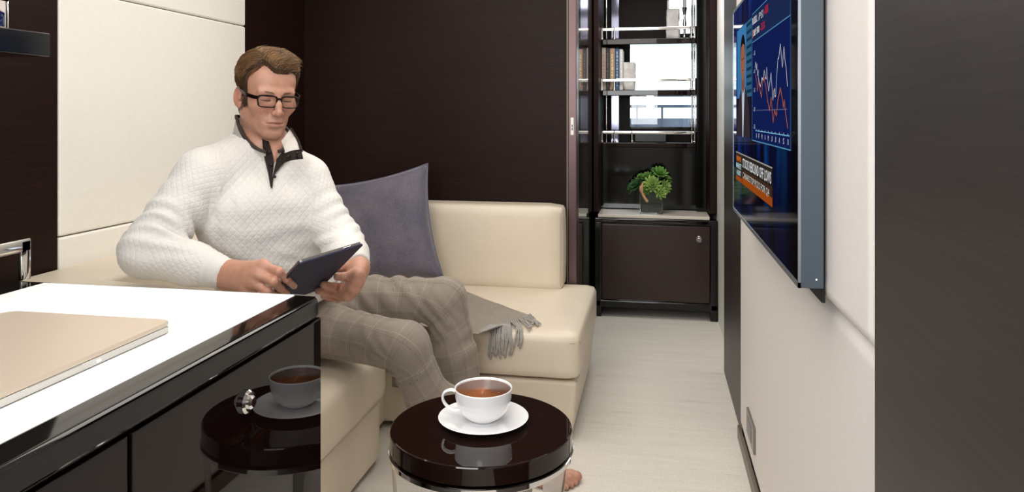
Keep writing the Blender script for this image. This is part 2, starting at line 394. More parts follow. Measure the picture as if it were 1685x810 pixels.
# arm block with a chamfered near corner
pts = [(-1.675, 1.87), (-1.60, 1.69), (-1.60, 1.42), (-1.05, 1.42), (-1.05, 1.715), (-1.45, 1.73)]
b = prism(B(), pts, lambda x, y: V(x, y, .02), lambda x, y: V(x, y, .712))
bmesh.ops.bevel(b, geom=b.edges[:], offset=.018, segments=4, affect='EDGES')
obj('armrest', b, L, sf, 60)
sm = B()
def seam(pts): tube(sm, pts, .0016, 6)
seam([(-.868, 1.72, .352), (-.868, 2.35, .352)])
seam([(-.93, 2.6035, .352), (-.27, 2.6035, .352)])
seam([(-.2545, 2.62, .352), (-.2545, 3.38, .352)])
seam([(-.40, 3.247, .40), (-.40, 3.247, .72)]); 
obj('seam_piping', sm, M['leather_seam'], sf)
# ------------------------------------------------------------------ velvet cushion
def pillow(c, w, h, th, X, Z, n=34):
    Y = Z.cross(X); b = B(); g = {}
    for s in (1, -1):
        for i in range(n+1):
            for j in range(n+1):
                u = i/n*2-1; v = j/n*2-1
                e = (1-u**4)*(1-v**4); k = math.sqrt(max(0, e))**1.1
                pin = 1-.10*(1-u*u)*(v*v) ; pin2 = 1-.10*(1-v*v)*(u*u)
                x = u*w/2*pin2; z = v*h/2*pin
                wr = .005*noise.noise(Vector((u*3, v*3, s)))+.004*math.sin(10*(abs(u)+abs(v)))*max(0, abs(u)+abs(v)-1.2)
                y = s*(th/2*k+wr*min(1, k*2))
                if s == -1 and (i in (0, n) or j in (0, n)): g[(s, i, j)] = g[(1, i, j)]
                else: g[(s, i, j)] = b.verts.new(c+X*x+Z*z+Y*y)
        for i in range(n):
            for j in range(n):
                f = [g[(s, i, j)], g[(s, i+1, j)], g[(s, i+1, j+1)], g[(s, i, j+1)]]
                b.faces.new(f if s > 0 else f[::-1])
    edge = [g[(1, i, 0)].co.copy() for i in range(n)]+[g[(1, n, j)].co.copy() for j in range(n)]+[g[(1, n-i, n)].co.copy() for i in range(n)]+[g[(1, 0, n-j)].co.copy() for j in range(n)]
    return b, edge
pc = at(600, 400, 2.98)
pt = thing('throw_pillow', (-1.175, 3.03, .39), 'slate grey velvet scatter cushion with piped edge behind the man', 'cushion')
Xp = Vector((.975, .10, .20)).normalized(); Zp = Vector((-.19, .26, .94)); Zp = (Zp-Xp*Zp.dot(Xp)).normalized()
pc = Vector((-1.175, 3.065, .645))
b, edge = pillow(pc, .53, .50, .15, Xp, Zp)
obj('cover', b, M['pillow'], pt, 'all')
obj('piping', tube(B(), edge+[edge[0]], .004, 8), P('grey blue piping', srgb(96, 98, 116), .6), pt, 'all')
# ------------------------------------------------------------------ throw blanket with fringe
tb = thing('throw_blanket', (-.62, 2.75, .39), 'grey woollen throw with tasselled end draped over the sofa seat beside his knee', 'blanket')
def onZ(px, py, z):
    d = ray(px, py); k = (z-H)/d.z; return Vector((0, 0, H))+d*k
A0 = onZ(765, 474, .395); A1 = onZ(862, 508, .395); A2 = onZ(880, 527, .395); A3 = V(-.60, 2.60, .395)
n1, n2 = 26, 14; b = B(); g = []
# top sheet: between back line (hidden behind knee) and the fringe line
F0 = onZ(790, 552, .392); F1 = onZ(872, 520, .395)
G0 = V(-1.0, 2.60, .395); G1 = V(-.80, 3.10, .395)
for i in range(n1+1):
    row = []
    for j in range(n2+1):
        s = i/n1; t_ = j/n2
        p = (F0*(1-s)+F1*s)*t_+(G0*(1-s)+G1*s)*(1-t_)
        p.z = .392+.006*noise.noise(Vector((p.x*9, p.y*9, 3)))+.004+.004*(1-t_)
        row.append(b.verts.new(p))
    g.append(row)
for i in range(n1):
    for j in range(n2): b.faces.new((g[i][j], g[i+1][j], g[i+1][j+1], g[i][j+1]))
bmesh.ops.solidify(b, geom=b.faces[:], thickness=.006)
obj('wool_cloth', b, M['throw'], tb, 'all')
# part hanging in front of the sofa between his knees
b = B(); g = []
for i in range(15):
    row = []
    for j in range(13):
        s = i/14; t_ = j/12
        x = -.93+.20*s; z = .405-.24*t_; y = 2.588-.006*math.sin(s*14)-.004
        if j == 0: y = 2.64
        if j == 1: y, z = 2.60, .402
        row.append(b.verts.new((x, y, z)))
    g.append(row)
for i in range(14):
    for j in range(12): b.faces.new((g[i][j], g[i+1][j], g[i+1][j+1], g[i][j+1]))
bmesh.ops.solidify(b, geom=b.faces[:], thickness=.005)
obj('wool_cloth', b, M['throw'], tb, 'all')
NF = 26
for i in range(NF):
    s = i/(NF-1); p = F0*(1-s)+F1*s; p.z = .401
    rnd = random.Random(i)
    if p.y < 2.78 and s < .75:
        out = V(.012+rnd.uniform(-.01, .01), -.01, 0)
        q1 = V(p.x+.012, 2.612, .398); q2 = V(q1.x+.004+rnd.uniform(-.006, .006), 2.590, .365); ln = .075+rnd.uniform(-.015, .012)*1-.03*s
        q3 = V(q2.x+rnd.uniform(-.008, .008), 2.584, .365-ln*.55); q4 = V(q3.x+rnd.uniform(-.01, .006), 2.584, .365-ln)
        if p.y > 2.66:
            q1 = V(p.x+.02, (p.y+2.6)/2, .398)
            pts = [p, q1, V(p.x+.03, 2.62, .395), q2+V(.02, 0, 0), q3+V(.02, 0, 0)]
        else: pts = [p, q1, q2, q3, q4]
    else:
        pts = [p, p+V(.02, -.03, -.004), p+V(.035+rnd.uniform(-.01, .01), -.065, -.004), p+V(.045+rnd.uniform(-.015, .015), -.10, -.006)]
    path = smoothpath(pts, 5)
    r_ = [.0034+.0007*math.sin(k*1.8) for k in range(len(path))]; r_[-1] = .0015
    obj('tassel', tube(B(), path, r_, 7), M['fringe'], tb, 'all')
# ------------------------------------------------------------------ side table
TC = at(792, 699.6, 1.40); TX, TY, TZ = TC.x, TC.y, .57; TR = .169
st = thing('side_table', (TX, TY, 0), 'round glossy dark wood side table on polished chrome legs', 'table')
obj('tabletop', lathe(B(), [(.0001, TZ-.034), (TR-.004, TZ-.034), (TR, TZ-.031), (TR, TZ-.003), (TR-.001, TZ-.001), (TR-.003, TZ), (.0001, TZ)], (TX, TY, 0), 128), M['wood_table'], st, 25)
obj('chrome_rim', lathe(B(), [(TR-.02, TZ-.036), (TR-.001, TZ-.036), (TR+.0025, TZ-.037), (TR+.0025, TZ-.045), (TR-.001, TZ-.048), (TR-.02, TZ-.048), (TR-.02, TZ-.036)], (TX, TY, 0), 128), M['chrome'], st, 25)
for a_deg in (205, 335, 75, 140):
    b = B(); n = 10; half = 13; g = []
    for k in range(n+1):
        a = math.radians(a_deg-half+2*half*k/n)
        col = []
        for z in (TZ-.040, TZ-.10, .30, .012):
            rr = TR-.002 - .035*((TZ-.04-z)/(TZ-.05))
            col.append(b.verts.new((TX+rr*math.cos(a), TY+rr*math.sin(a), z)))
        g.append(col)
    for k in range(n):
        for j in range(3): b.faces.new((g[k][j], g[k+1][j], g[k+1][j+1], g[k][j+1]))
    bmesh.ops.solidify(b, geom=b.faces[:], thickness=.005)
    obj('leg', b, M['chrome'], st, 40)
obj('base_ring', lathe(B(), [(.118, .001), (.137, .001), (.139, .004), (.139, .012), (.137, .015), (.118, .015), (.118, .001)], (TX, TY, 0), 96), M['chrome'], st, 25)
# cup, saucer
SC = at(795.5, 686, 1.415); SX, SY = SC.x, SC.y; zs = TZ
sc = tag(obj('saucer', lathe(B(), [(.0001, .0035), (.028, .0035), (.030, .0025), (.045, .0055), (.065, .0085), (.0835, .0115), (.085, .0125), (.0838, .0135), (.065, .0105), (.045, .0075), (.033, .0050), (.031, .0058), (.0001, .0058)][::-1]+[], (SX, SY, zs-.001), 96), M['porcelain'], None, 50), 'white porcelain saucer under the cup on the round table', 'saucer')
cc = at(795.5, 639, 1.415); CX, CY = SX, SY
cp = thing('coffee_cup', (CX, CY, zs+.005), 'wide white porcelain cup of milky coffee on its saucer', 'cup')
z0 = zs+.006
outer = [(.0001, 0), (.024, 0), (.026, .001), (.027, .002), (.036, .0075), (.0445, .017), (.0505, .030), (.0535, .044), (.0540, .0565), (.0545, .0590)]
inner = [(.0535, .0596), (.0523, .0588), (.0515, .0565), (.0508, .0450), (.0480, .0340), (.0420, .0220), (.032, .012), (.0001, .0085)]
obj('bowl', lathe(B(), outer+inner, (CX, CY, z0), 96), M['porcelain'], cp, 'all')
hd = V(-1, -.12, 0).normalized()
cpt = V(CX, CY, z0)
path = smoothpath([cpt+hd*.0510+V(0, 0, .0500), cpt+hd*.062+V(0, 0, .053), cpt+hd*.0745+V(0, 0, .0475), cpt+hd*.0775+V(0, 0, .036), cpt+hd*.071+V(0, 0, .024), cpt+hd*.058+V(0, 0, .0155), cpt+hd*.040+V(0, 0, .0165)], 7)
sd = hd.cross(V(0, 0, 1))
b = B(); pts, T_, N_ = frames(path); rings = []
for p, t_ in zip(pts, T_):
    nn = t_.cross(sd).normalized()
    rings.append([b.verts.new(p+sd*.0065*math.cos(2*PI*j/14)+nn*.0024*math.sin(2*PI*j/14)) for j in range(14)])
for r0, r1 in zip(rings, rings[1:]):
    for j in range(14): b.faces.new((r0[j], r0[(j+1) % 14], r1[(j+1) % 14], r1[j]))
obj('handle', b, M['porcelain'], cp, 'all')
obj('coffee', lathe(B(), [(.0001, .0548), (.0490, .0548), (.0512, .0553)], (CX, CY, z0), 64), M['coffee'], cp, 'all')
# ------------------------------------------------------------------ television
tv = thing('television', (.26, 1.856, 1.16), 'large wall mounted flat television showing a stock market broadcast', 'television')
XS = .2395; TY0, TY1 = 1.327, 2.387; TZ0 = .86; TH = .602
obj('casing', bx(XS+.001, .279, TY0, TY1, TZ0-.002, TZ0+TH+.002, .002, 2), M['tv_side'], tv, 30)
obj('wall_mount', bx(.279, .2855, TY0+.02, TY1-.02, TZ0-.03, TZ0+TH, .001, 1), M['black_dark'], tv)
b = B()
for a in ((TY0, TY0+.004, TZ0-.002, TZ0+TH+.002), (TY1-.006, TY1, TZ0-.002, TZ0+TH+.002), (TY0, TY1, TZ0-.002, TZ0+.007), (TY0, TY1, TZ0+TH-.005, TZ0+TH+.002)):
    box(b, XS-.0015, XS+.003, a[0], a[1], a[2], a[3])
obj('bezel', b, M['tv_edge'], tv)
obj('power_light', bx(.266, .268, TY0-.0006, TY0+.001, TZ0+.012, TZ0+.0145), emis('tv led', (1, 1, 1, 1), 2), tv)
q = NT('broadcast backdrop'); q.b.inputs['Base Color'].default_value = (.002, .002, .004, 1); q.b.inputs['Roughness'].default_value = .06
v = q.coord((1, 1.6, .35), rot=(.35, 0, 0)); f = q.noise(v, 7, 2, .4); g_ = q.n('ShaderNodeTexCoord'); sp = q.n('ShaderNodeSeparateXYZ'); q.l(g_.outputs['Generated'], sp.inputs[0])
base = q.ramp(f, [(.35, srgb(2, 4, 14)), (.5, srgb(4, 16, 60)), (.62, srgb(8, 40, 110)), (.75, srgb(24, 100, 150))])
mx = q.n('ShaderNodeMixRGB', blend_type='MULTIPLY'); mx.inputs[0].default_value = 1; q.l(base, mx.inputs[1])
q.l(q.ramp(sp.outputs['Z'], [(.12, (.12, .12, .2, 1)), (.33, (.55, .55, .6, 1)), (.95, (1.0, 1.0, 1.0, 1))]), mx.inputs[2])
mx2 = q.n('ShaderNodeMixRGB', blend_type='MULTIPLY'); mx2.inputs[0].default_value = 1; q.l(mx.outputs[0], mx2.inputs[1]); q.l(q.ramp(sp.outputs['Y'], [(.04, (.05, .05, .1, 1)), (.3, (.7, .7, .7, 1)), (.7, (1, 1, 1, 1))]), mx2.inputs[2])
q.l(mx2.outputs[0], q.b.inputs['Emission Color']); q.b.inputs['Emission Strength'].default_value = .8; q.b.inputs['Specular IOR Level'].default_value = .02
scr = obj('screen', bx(XS-.0005, XS+.002, TY0+.003, TY1-.005, TZ0+.006, TZ0+TH-.004), q.m, tv)
def sv(s, t, d=0): return V(XS-.0008-d, 2.385-s, .86+t)
_em = {}
def em(c, s=1.0):
    s = s*(.50 if sum(c) < 420 else .60)
    k = (c, s)
    if k not in _em: _em[k] = emis('screen colour', srgb(*c), s)
    return _em[k]
def spoly(name, poly, c, d=.0002, s=1.0, parent=None):
    b = B(); vs = [b.verts.new(sv(x, y, d)) for x, y in poly]; b.faces.new(vs); bmesh.ops.triangulate(b, faces=b.faces[:])
    o = obj(name, b, em(c, s), parent or scr); return o
def srect(name, x0, x1, y0, y1, c, d=.0002, s=1.0): return spoly(name, [(x0, y0), (x1, y0), (x1, y1), (x0, y1)], c, d, s)
def sline(name, pts, wd, c, d=.0006, s=1.0):
    b = B()
    for (x0, y0), (x1, y1) in zip(pts, pts[1:]):
        L_ = math.hypot(x1-x0, y1-y0) or 1; nx, ny = -(y1-y0)/L_*wd/2, (x1-x0)/L_*wd/2; ex, ey = (x1-x0)/L_*wd*.3, (y1-y0)/L_*wd*.3
        vs = [b.verts.new(sv(*p, d)) for p in ((x0+nx-ex, y0+ny-ey), (x0-nx-ex, y0-ny-ey), (x1-nx+ex, y1-ny+ey), (x1+nx+ex, y1+ny+ey))]; b.faces.new(vs)
    return obj(name, b, em(c, s), scr)
def text(name, txt, x0, x1, yb, h, c, d=.0006, s=1.0, bold=.0):
    cu = bpy.data.curves.new('t', 'FONT'); cu.body = txt; cu.size = 1; cu.offset = bold; cu.resolution_u = 2
    o = bpy.data.objects.new('t', cu); COL.objects.link(o); dg = bpy.context.evaluated_depsgraph_get(); dg.update()
    me = bpy.data.meshes.new_from_object(o.evaluated_get(dg)); bpy.data.objects.remove(o)
    xs = [v.co.x for v in me.vertices]; ys_ = [v.co.y for v in me.vertices]; ax, bx_ = min(xs), max(xs); ay, by = min(ys_), max(ys_)
    for v in me.vertices: v.co = sv(x0+(v.co.x-ax)/(bx_-ax)*(x1-x0), yb+(v.co.y-ay)/(by-ay)*h, d)
    return obj(name, me, em(c, s), scr)
# presenter window
srect('picture_window', .09, .455, .226, .532, (22, 60, 120), .0002, 1.1)
srect('sky_backdrop', .12, .335, .33, .530, (70, 140, 200), .0003, 1.0)
srect('tower_backdrop', .338, .448, .335, .530, (60, 110, 145), .0003)
for k in range(10): srect('tower_window', .342, .445, .345+k*.019, .353+k*.019, (28, 62, 92), .0004)
srect('city_backdrop', .10, .45, .228, .335, (34, 30, 44), .00035)
jk = spoly('news_anchor', [(.105, .228), (.13, .30), (.17, .335), (.225, .362), (.26, .35), (.315, .362), (.36, .335), (.395, .30), (.41, .228)], (62, 54, 60), .0004)
spoly('shirt', [(.235, .362), (.262, .345), (.30, .362), (.282, .30), (.268, .228), (.252, .228), (.246, .30)], (205, 215, 232), .0005)
spoly('anchor_neck', [(.228, .39), (.30, .39), (.298, .355), (.264, .335), (.232, .355)], (150, 92, 66), .0005)
spoly('anchor_face', [(.262+.052*math.cos(a*PI/10), .435+.055*math.sin(a*PI/10)) for a in range(20)], (176, 112, 80), .0006)
spoly('anchor_hair', [(.262+.058*math.cos(a), .452+.055*math.sin(a)) for a in [x*PI/12 for x in range(-1, 14)]]+[(.212, .455), (.225, .475), (.262, .482), (.30, .475), (.312, .455)], (34, 24, 20), .0007)
for x in (.235, .272): srect('anchor_eye', x, x+.018, .438, .442, (60, 36, 28), .0007)
srect('anchor_mouth', .245, .28, .408, .411, (140, 76, 60), .0007)
# chart panel
spoly('chart_panel', [(.46, .228), (.985, .228), (.985, .600), (.46, .600)], (22, 36, 96), .0002, 1.0)
spoly('ticker_header', [(.46, .466), (.985, .466), (.985, .530), (.46, .532)], (38, 52, 98), .0003, .9)
for nm, pts in (('frame_line', [(.46, .226), (.46, .535), (.985, .535), (.985, .226), (.46, .226)]), ('frame_line', [(.46, .466), (.985, .466)])): sline(nm, pts, .0022, (90, 150, 190), .0005)
text('ticker_text', 'RUSSELL', .465, .55, .508, .017, (240, 240, 240), bold=.02); text('ticker_text', '/PSI', .57, .645, .506, .017, (215, 220, 225))
text('ticker_text', '-4.05%', .66, .722, .507, .018, (235, 40, 50), bold=.02)
srect('orange_marker', .464, .474, .477, .496, (245, 120, 20), .0006)
text('ticker_text', 'S&P 500', .48, .585, .479, .016, (240, 240, 240), bold=.02); text('ticker_text', '-7.31%', .602, .672, .478, .017, (235, 40, 50), bold=.02)
for tx, y in (('-5', .432), ('-10', .388), ('-15', .343), ('-20', .297), ('-25', .255)): text('axis_label', tx, .484, .512, y, .010, (220, 220, 225))
sline('grid_line', [(.53, .299), (.95, .299)], .0015, (110, 120, 160)); sline('grid_line', [(.52, .251), (.975, .251)], .002, (120, 190, 220))
for i_, ch in enumerate('JFMAMJJASO'): text('month_label', ch, .527+i_*.0475, .539+i_*.0475, .234, .011, (225, 225, 230)); 
for i_ in range(10): srect('axis_tick', .532+i_*.0475, .535+i_*.0475, .251, .255, (230, 230, 235), .0007)
wh = [(.515, .402), (.523, .414), (.535, .395), (.545, .409), (.558, .380), (.571, .392), (.571, .375), (.59, .36), (.608, .353), (.63, .372), (.645, .365), (.666, .386), (.68, .37), (.694, .366), (.702, .39), (.715, .36), (.73, .339), (.75, .36), (.762, .375), (.775, .345), (.787, .319), (.80, .337), (.809, .341), (.812, .325), (.823, .327), (.836, .366), (.85, .397), (.861, .40), (.878, .424), (.89, .40), (.902, .379), (.919, .415), (.93, .39), (.941, .377), (.956, .341)]
sline('chart_line', wh, .0030, (235, 235, 240), .0008)
og = [(.523, .384), (.54, .37), (.558, .344), (.577, .367), (.60, .345), (.623, .328), (.64, .36), (.661, .37), (.69, .35), (.715, .32), (.742, .298), (.765, .324), (.78, .295), (.791, .274), (.809, .298), (.832, .287), (.85, .317), (.879, .34), (.90, .32), (.914, .303), (.923, .316), (.935, .295), (.959, .265)]
sline('chart_line', og, .0034, (240, 125, 30), .0009)
# news banner
srect('news_banner', .247, .775, .140, .180, (52, 44, 40), .0004); srect('news_banner', .247, .775, .118, .140, (74, 50, 36), .0004); srect('news_banner', .247, .775, .099, .118, (176, 84, 26), .0004)
srect('banner_edge', .087, .775, .178, .181, (170, 160, 150), .0005)
srect('alert_box', .085, .236, .112, .179, (70, 56, 50), .0004); srect('alert_box', .085, .236, .099, .112, (170, 84, 30), .0004)
text('banner_text', 'STOCKS REBOUND OFF LOWS', .256, .762, .145, .025, (240, 240, 240), bold=.01)
text('banner_text', 'CANARIS TOP PICKS FOR Q4', .26, .735, .114, .019, (225, 220, 215))
text('banner_text', 'NEWS', .105, .215, .156, .014, (250, 130, 30), bold=.03); text('banner_text', 'MARKET', .095, .225, .135, .015, (190, 230, 235), bold=.02); text('banner_text', 'ALERT', .105, .215, .116, .014, (190, 230, 235), bold=.02)
# ------------------------------------------------------------------ passage cabinet
pcb = thing('low_cabinet', (0, 4.45, 0), 'low red brown lacquered cabinet with a white top at the end of the passage', 'cabinet')
YF = 4.30; X0, X1 = -.334, .348
obj('carcass', bx(X0+.012, X1-.012, YF+.004, 4.555, .07, .535), M['black_gloss'], pcb)
obj('door', bx(-.290, .304, YF-.012, YF+.006, .10, .525, .004, 2), M['wood_cab'], pcb, 30)
for n_, a in (('frame_post', (X0, -.292, .0, .54)), ('frame_post', (.306, X1, .0, .54)), ('frame_rail', (X0, X1, .529, .5615)), ('frame_rail', (X0, X1, .055, .096))):
    obj(n_, bx(a[0], a[1], YF-.016, YF+.05, a[2], a[3], .008, 3), M['black_gloss'], pcb, 40)
obj('cabinet_top', bx(-.313, .305, YF-.006, 4.556, .562, .580, .003, 2), P('glossy cream top', srgb(222, 214, 200), .15), pcb, 30)
kd = pcb.children[1]
obj('knob', lathe(B(), [(.0001, -.013), (.007, -.013), (.008, -.011), (.008, -.008), (.0165, -.008), (.0185, -.005), (.0185, 0)], (.248, YF-.012, .455), 32, 'y'), M['chrome'], kd, 30)
# tall shelf unit
tu = thing('display_unit', (0, 4.7, .58), 'tall dark wood display unit with open mirrored niche above the low cabinet', 'shelving')
GW = M['black_gloss']; YB = 4.56
obj('side_panel', bx(-.344, -.3145, YF+.055, 4.97, .583, 2.045, .003), M['wood_wall'], tu)
obj('side_panel', bx(.244, .348, YB-.06, 4.97, .583, 2.045, .003), GW, tu)
obj('side_panel', bx(.306, .349, YF+.055, YB-.06, .583, 2.045, .01, 3), M['wood_wall'], tu, 30)
obj('back_panel', bx(-.314, .244, YB, YB+.03, .583, .955, .002), M['black_gloss'], tu)
NB = 4.88
for zc in (.966, 1.281, 1.589):
    obj('shelf', bx(-.314, .244, YB, NB, zc-.020, zc+.014, .004, 2), M['wood_gloss'], tu, 30)
    for z_, nm in ((zc+.074, 'fiddle_rail'),):
        b = box(B(), -.313, .243, YB+.004, YB+.012, z_-.009, z_+.009, .003, 2)
        obj(nm, b, M['chrome'], tu, 30)
    for x in (-.309, -.235, -.13 if zc < 1 else .218, .238):
        obj('rail_post', lathe(B(), [(.006, 0), (.006, .07)], (x, YB+.008, zc+.012), 12), M['chrome'], tu, 40)
        obj('post_foot', lathe(B(), [(.011, 0), (.011, .008), (.006, .012)], (x, YB+.008, zc+.014), 16), M['chrome'], tu, 40)
# mirrored posts at niche sides
for x in (-.300, .236):
    obj('chrome_column', lathe(B(), [(.006, 0), (.006, 1.08)], (x, NB-.02, .97), 16), M['chrome'], tu, 40)
obj('mirror_panel', bx(-.268, -.222, NB, NB+.01, .98, 2.04), P('smoked mirror', srgb(120, 122, 140), .08, .9), tu)
obj('dark_stile', bx(-.222, -.150, NB, NB+.02, .98, 1.60), M['black_dark'], tu)
# small items of the lower niche
tag(obj('black_box', bx(-.115, .075, 4.66, 4.78, .981, 1.035, .004, 2), P('black box lacquer', srgb(26, 24, 23), .3), None, 30), 'low black box on the lowest niche shelf', 'box')
# books
cols = [((176, 168, 158), (200, 110, 110)), ((58, 54, 54), (120, 116, 116)), ((184, 152, 126), (236, 222, 180)), ((62, 92, 132), (190, 200, 212)), ((225, 224, 220), (250, 250, 250))]
names = ['grey book with red spine lettering, leftmost on the middle shelf', 'charcoal grey book second from the left', 'tan book with cream spine lettering', 'blue book with pale script on its spine', 'white paged book at the right end of the row']
xb = -.311
for i_, ((c0, c1), nm) in enumerate(zip(cols, names)):
    w_ = (.024, .022, .030, .026, .020)[i_]; hgt = .29-.003*i_
    t = thing('book', (xb+w_/2, 4.67, 1.296), nm, 'book', 'row of books on the niche shelf')
    obj('cover', bx(xb, xb+w_, 4.59, 4.78, 1.296, 1.296+hgt-.03, .002, 1), P('book cloth', srgb(*c0), .6), t, 30)
    lb = B(); rr = random.Random(i_); z_ = 1.32
    while z_ < 1.52:
        d_ = rr.uniform(.006, .02); box(lb, xb+w_*.35, xb+w_*rr.uniform(.55, .68), 4.5893, 4.5903, z_, z_+d_); z_ += d_+rr.uniform(.003, .009)
    obj('spine_marks', lb, P('spine print', srgb(*c1), .5), t)
    xb += w_+.0012
# agate stones
def stone(c, w_, h_, d_, label, seed):
    b = bx(c[0]-w_/2, c[0]+w_/2, c[1]-d_/2, c[1]+d_/2, c[2], c[2]+h_, .01, 3)
    bmesh.ops.subdivide_edges(b, edges=b.edges[:], cuts=3, use_grid_fill=True)
    for v in b.verts:
        k = noise.noise(Vector((v.co.x*60, v.co.y*60, v.co.z*45+seed)))
        v.co.x += k*.010; v.co.y += k*.006
    tag(obj('bookend', b, M['stone'], None, 'all'), label, 'ornament', 'agate bookends')
stone((-.148, 4.70, 1.296), .07, .175, .06, 'pale rough agate bookend on the middle shelf beside the books', 1)
stone((.115, 4.70, 1.604), .075, .19, .06, 'pale rough agate bookend on the top shelf', 2)
cs = thing('candlestick', (.19, 4.72, 1.6045), 'glass and chrome candlestick on the top shelf beside the agate', 'candlestick')
obj('stem', lathe(B(), [(.025, 0), (.025, .005), (.008, .015), (.012, .03), (.006, .05), (.012, .1), (.006, .14), (.016, .2)], (.185, 4.72, 1.6045), 24), M['chrome'], cs, 'all')
obj('candle', lathe(B(), [(.011, .2), (.011, .33), (.002, .335)], (.185, 4.72, 1.603), 16), M['porcelain'], cs, 'all')
# succulent in glass cube
VX, VY, VZ = 0, 0, .58
vc = at(1071.5, 345, 4.34); VX, VY = vc.x, vc.y
vs_ = thing('potted_succulent', (VX, VY, VZ), 'green succulent arrangement in a square glass vase on the low cabinet', 'plant')
b = B(); s_ = .064
for a in ((-s_, s_, -s_, -s_+.005), (-s_, s_, s_-.005, s_), (-s_, -s_+.005, -s_, s_), (s_-.005, s_, -s_, s_)): box(b, VX+a[0], VX+a[1], VY+a[2], VY+a[3], VZ+.001, VZ+.138, .001, 1)
box(b, VX-s_, VX+s_, VY-s_, VY+s_, VZ+.001, VZ+.008)
obj('glass_vase', b, M['glass'], vs_)
obj('dark_soil', bx(VX-s_+.007, VX+s_-.007, VY-s_+.007, VY+s_-.007, VZ+.009, VZ+.055, .004, 2), P('dark pebbles', srgb(22, 22, 22), .5, bump=(90, .8, .01)), vs_)
obj('moss', bx(VX-s_+.007, VX+s_-.007, VY-s_+.007, VY+s_-.007, VZ+.055, VZ+.115, .012, 3), P('moss', srgb(42, 62, 44), .9, grain=(80, .5), bump=(120, .9, .01)), vs_)
gm = [P('succulent leaf', srgb(92, 136, 56), .5, grain=(18, .35)), P('succulent leaf light', srgb(136, 168, 84), .5, grain=(18, .25)), P('succulent leaf dark', srgb(52, 96, 44), .5, grain=(18, .3)), P('succulent leaf tip', srgb(112, 84, 60), .5, grain=(30, .4))]
def leaf(b, base, dr, up, ln, wd):
    dr = dr.normalized(); sd_ = dr.cross(up).normalized(); u_ = sd_.cross(dr)
    rings = []
    for k, (l_, w_) in enumerate(((0, .35), (.35, .85), (.7, 1), (.9, .6), (1, .08))):
        p = base+dr*ln*l_+u_*ln*.25*l_*l_
        rings.append([b.verts.new(p+sd_*wd*w_*math.cos(a)+u_*wd*.35*w_*math.sin(a)) for a in (0, PI/3, 2*PI/3, PI, 4*PI/3, 5*PI/3)])
    for r0, r1 in zip(rings, rings[1:]):
        for j in range(6): b.faces.new((r0[j], r0[(j+1) % 6], r1[(j+1) % 6], r1[j]))
    b.faces.new(rings[-1])
def rosette(c, ax, R, rows, n, mat, wd):
    ax = ax.normalized(); e1 = ax.orthogonal().normalized(); e2 = ax.cross(e1); b = B()
    for r_ in range(rows):
        el = math.radians(8+72*r_/max(1, rows-1))
        for k in range(n):
            a = 2*PI*(k+.5*(r_ % 2))/n; d_ = (e1*math.cos(a)+e2*math.sin(a))*math.cos(el)+ax*math.sin(el)
            leaf(b, c, d_, ax, R*(1-.45*r_/rows), wd*(1-.35*r_/rows))
    return b
rs = [((.005, -.05, .165), (.1, -1, .5), .058, 5, 12, 1, .0095), ((.045, -.02, .225), (.3, -.6, 1), .055, 4, 10, 0, .010), ((-.075, 0, .155), (-.8, -.5, .7), .06, 4, 9, 2, .011), ((.075, -.03, .155), (.8, -.6, .4), .045, 4, 9, 1, .009),
      ((-.02, .0, .20), (-.3, -.5, 1), .045, 4, 9, 0, .009), ((.05, -.055, .125), (.5, -1, 0), .045, 4, 8, 1, .010), ((-.03, -.055, .14), (-.5, -1, .1), .04, 4, 8, 0, .009), ((.02, -.01, .24), (0, -.2, 1), .03, 3, 8, 2, .006), ((-.1, .02, .14), (-1, -.2, .3), .05, 3, 8, 2, .010), ((.09, .02, .19), (.8, 0, .8), .035, 3, 8, 0, .008), ((-.055, .01, .20), (-.5, -.3, 1), .035, 3, 8, 0, .008)]
for c, ax, R, rows, n, mi, wd in rs:
    obj('rosette', rosette(V(VX+c[0], VY+c[1], VZ+c[2]), V(*ax), R, rows, n, gm[mi], wd), gm[mi], vs_, 'all')
obj('driftwood', tube(B(), smoothpath([V(VX-.045, VY-.066, VZ+.18), V(VX-.055, VY-.069, VZ+.14), V(VX-.04, VY-.068, VZ+.10), V(VX-.02, VY-.067, VZ+.07)], 5), [.006]*3+[.012]*4+[.008]*9, 8), P('driftwood', srgb(196, 150, 112), .7, grain=(30, .3)), vs_, 'all')
obj('stem', tube(B(), [V(VX, VY, VZ+.1), V(VX+.02, VY-.01, VZ+.2)], .02, 8), gm[2], vs_, 'all')
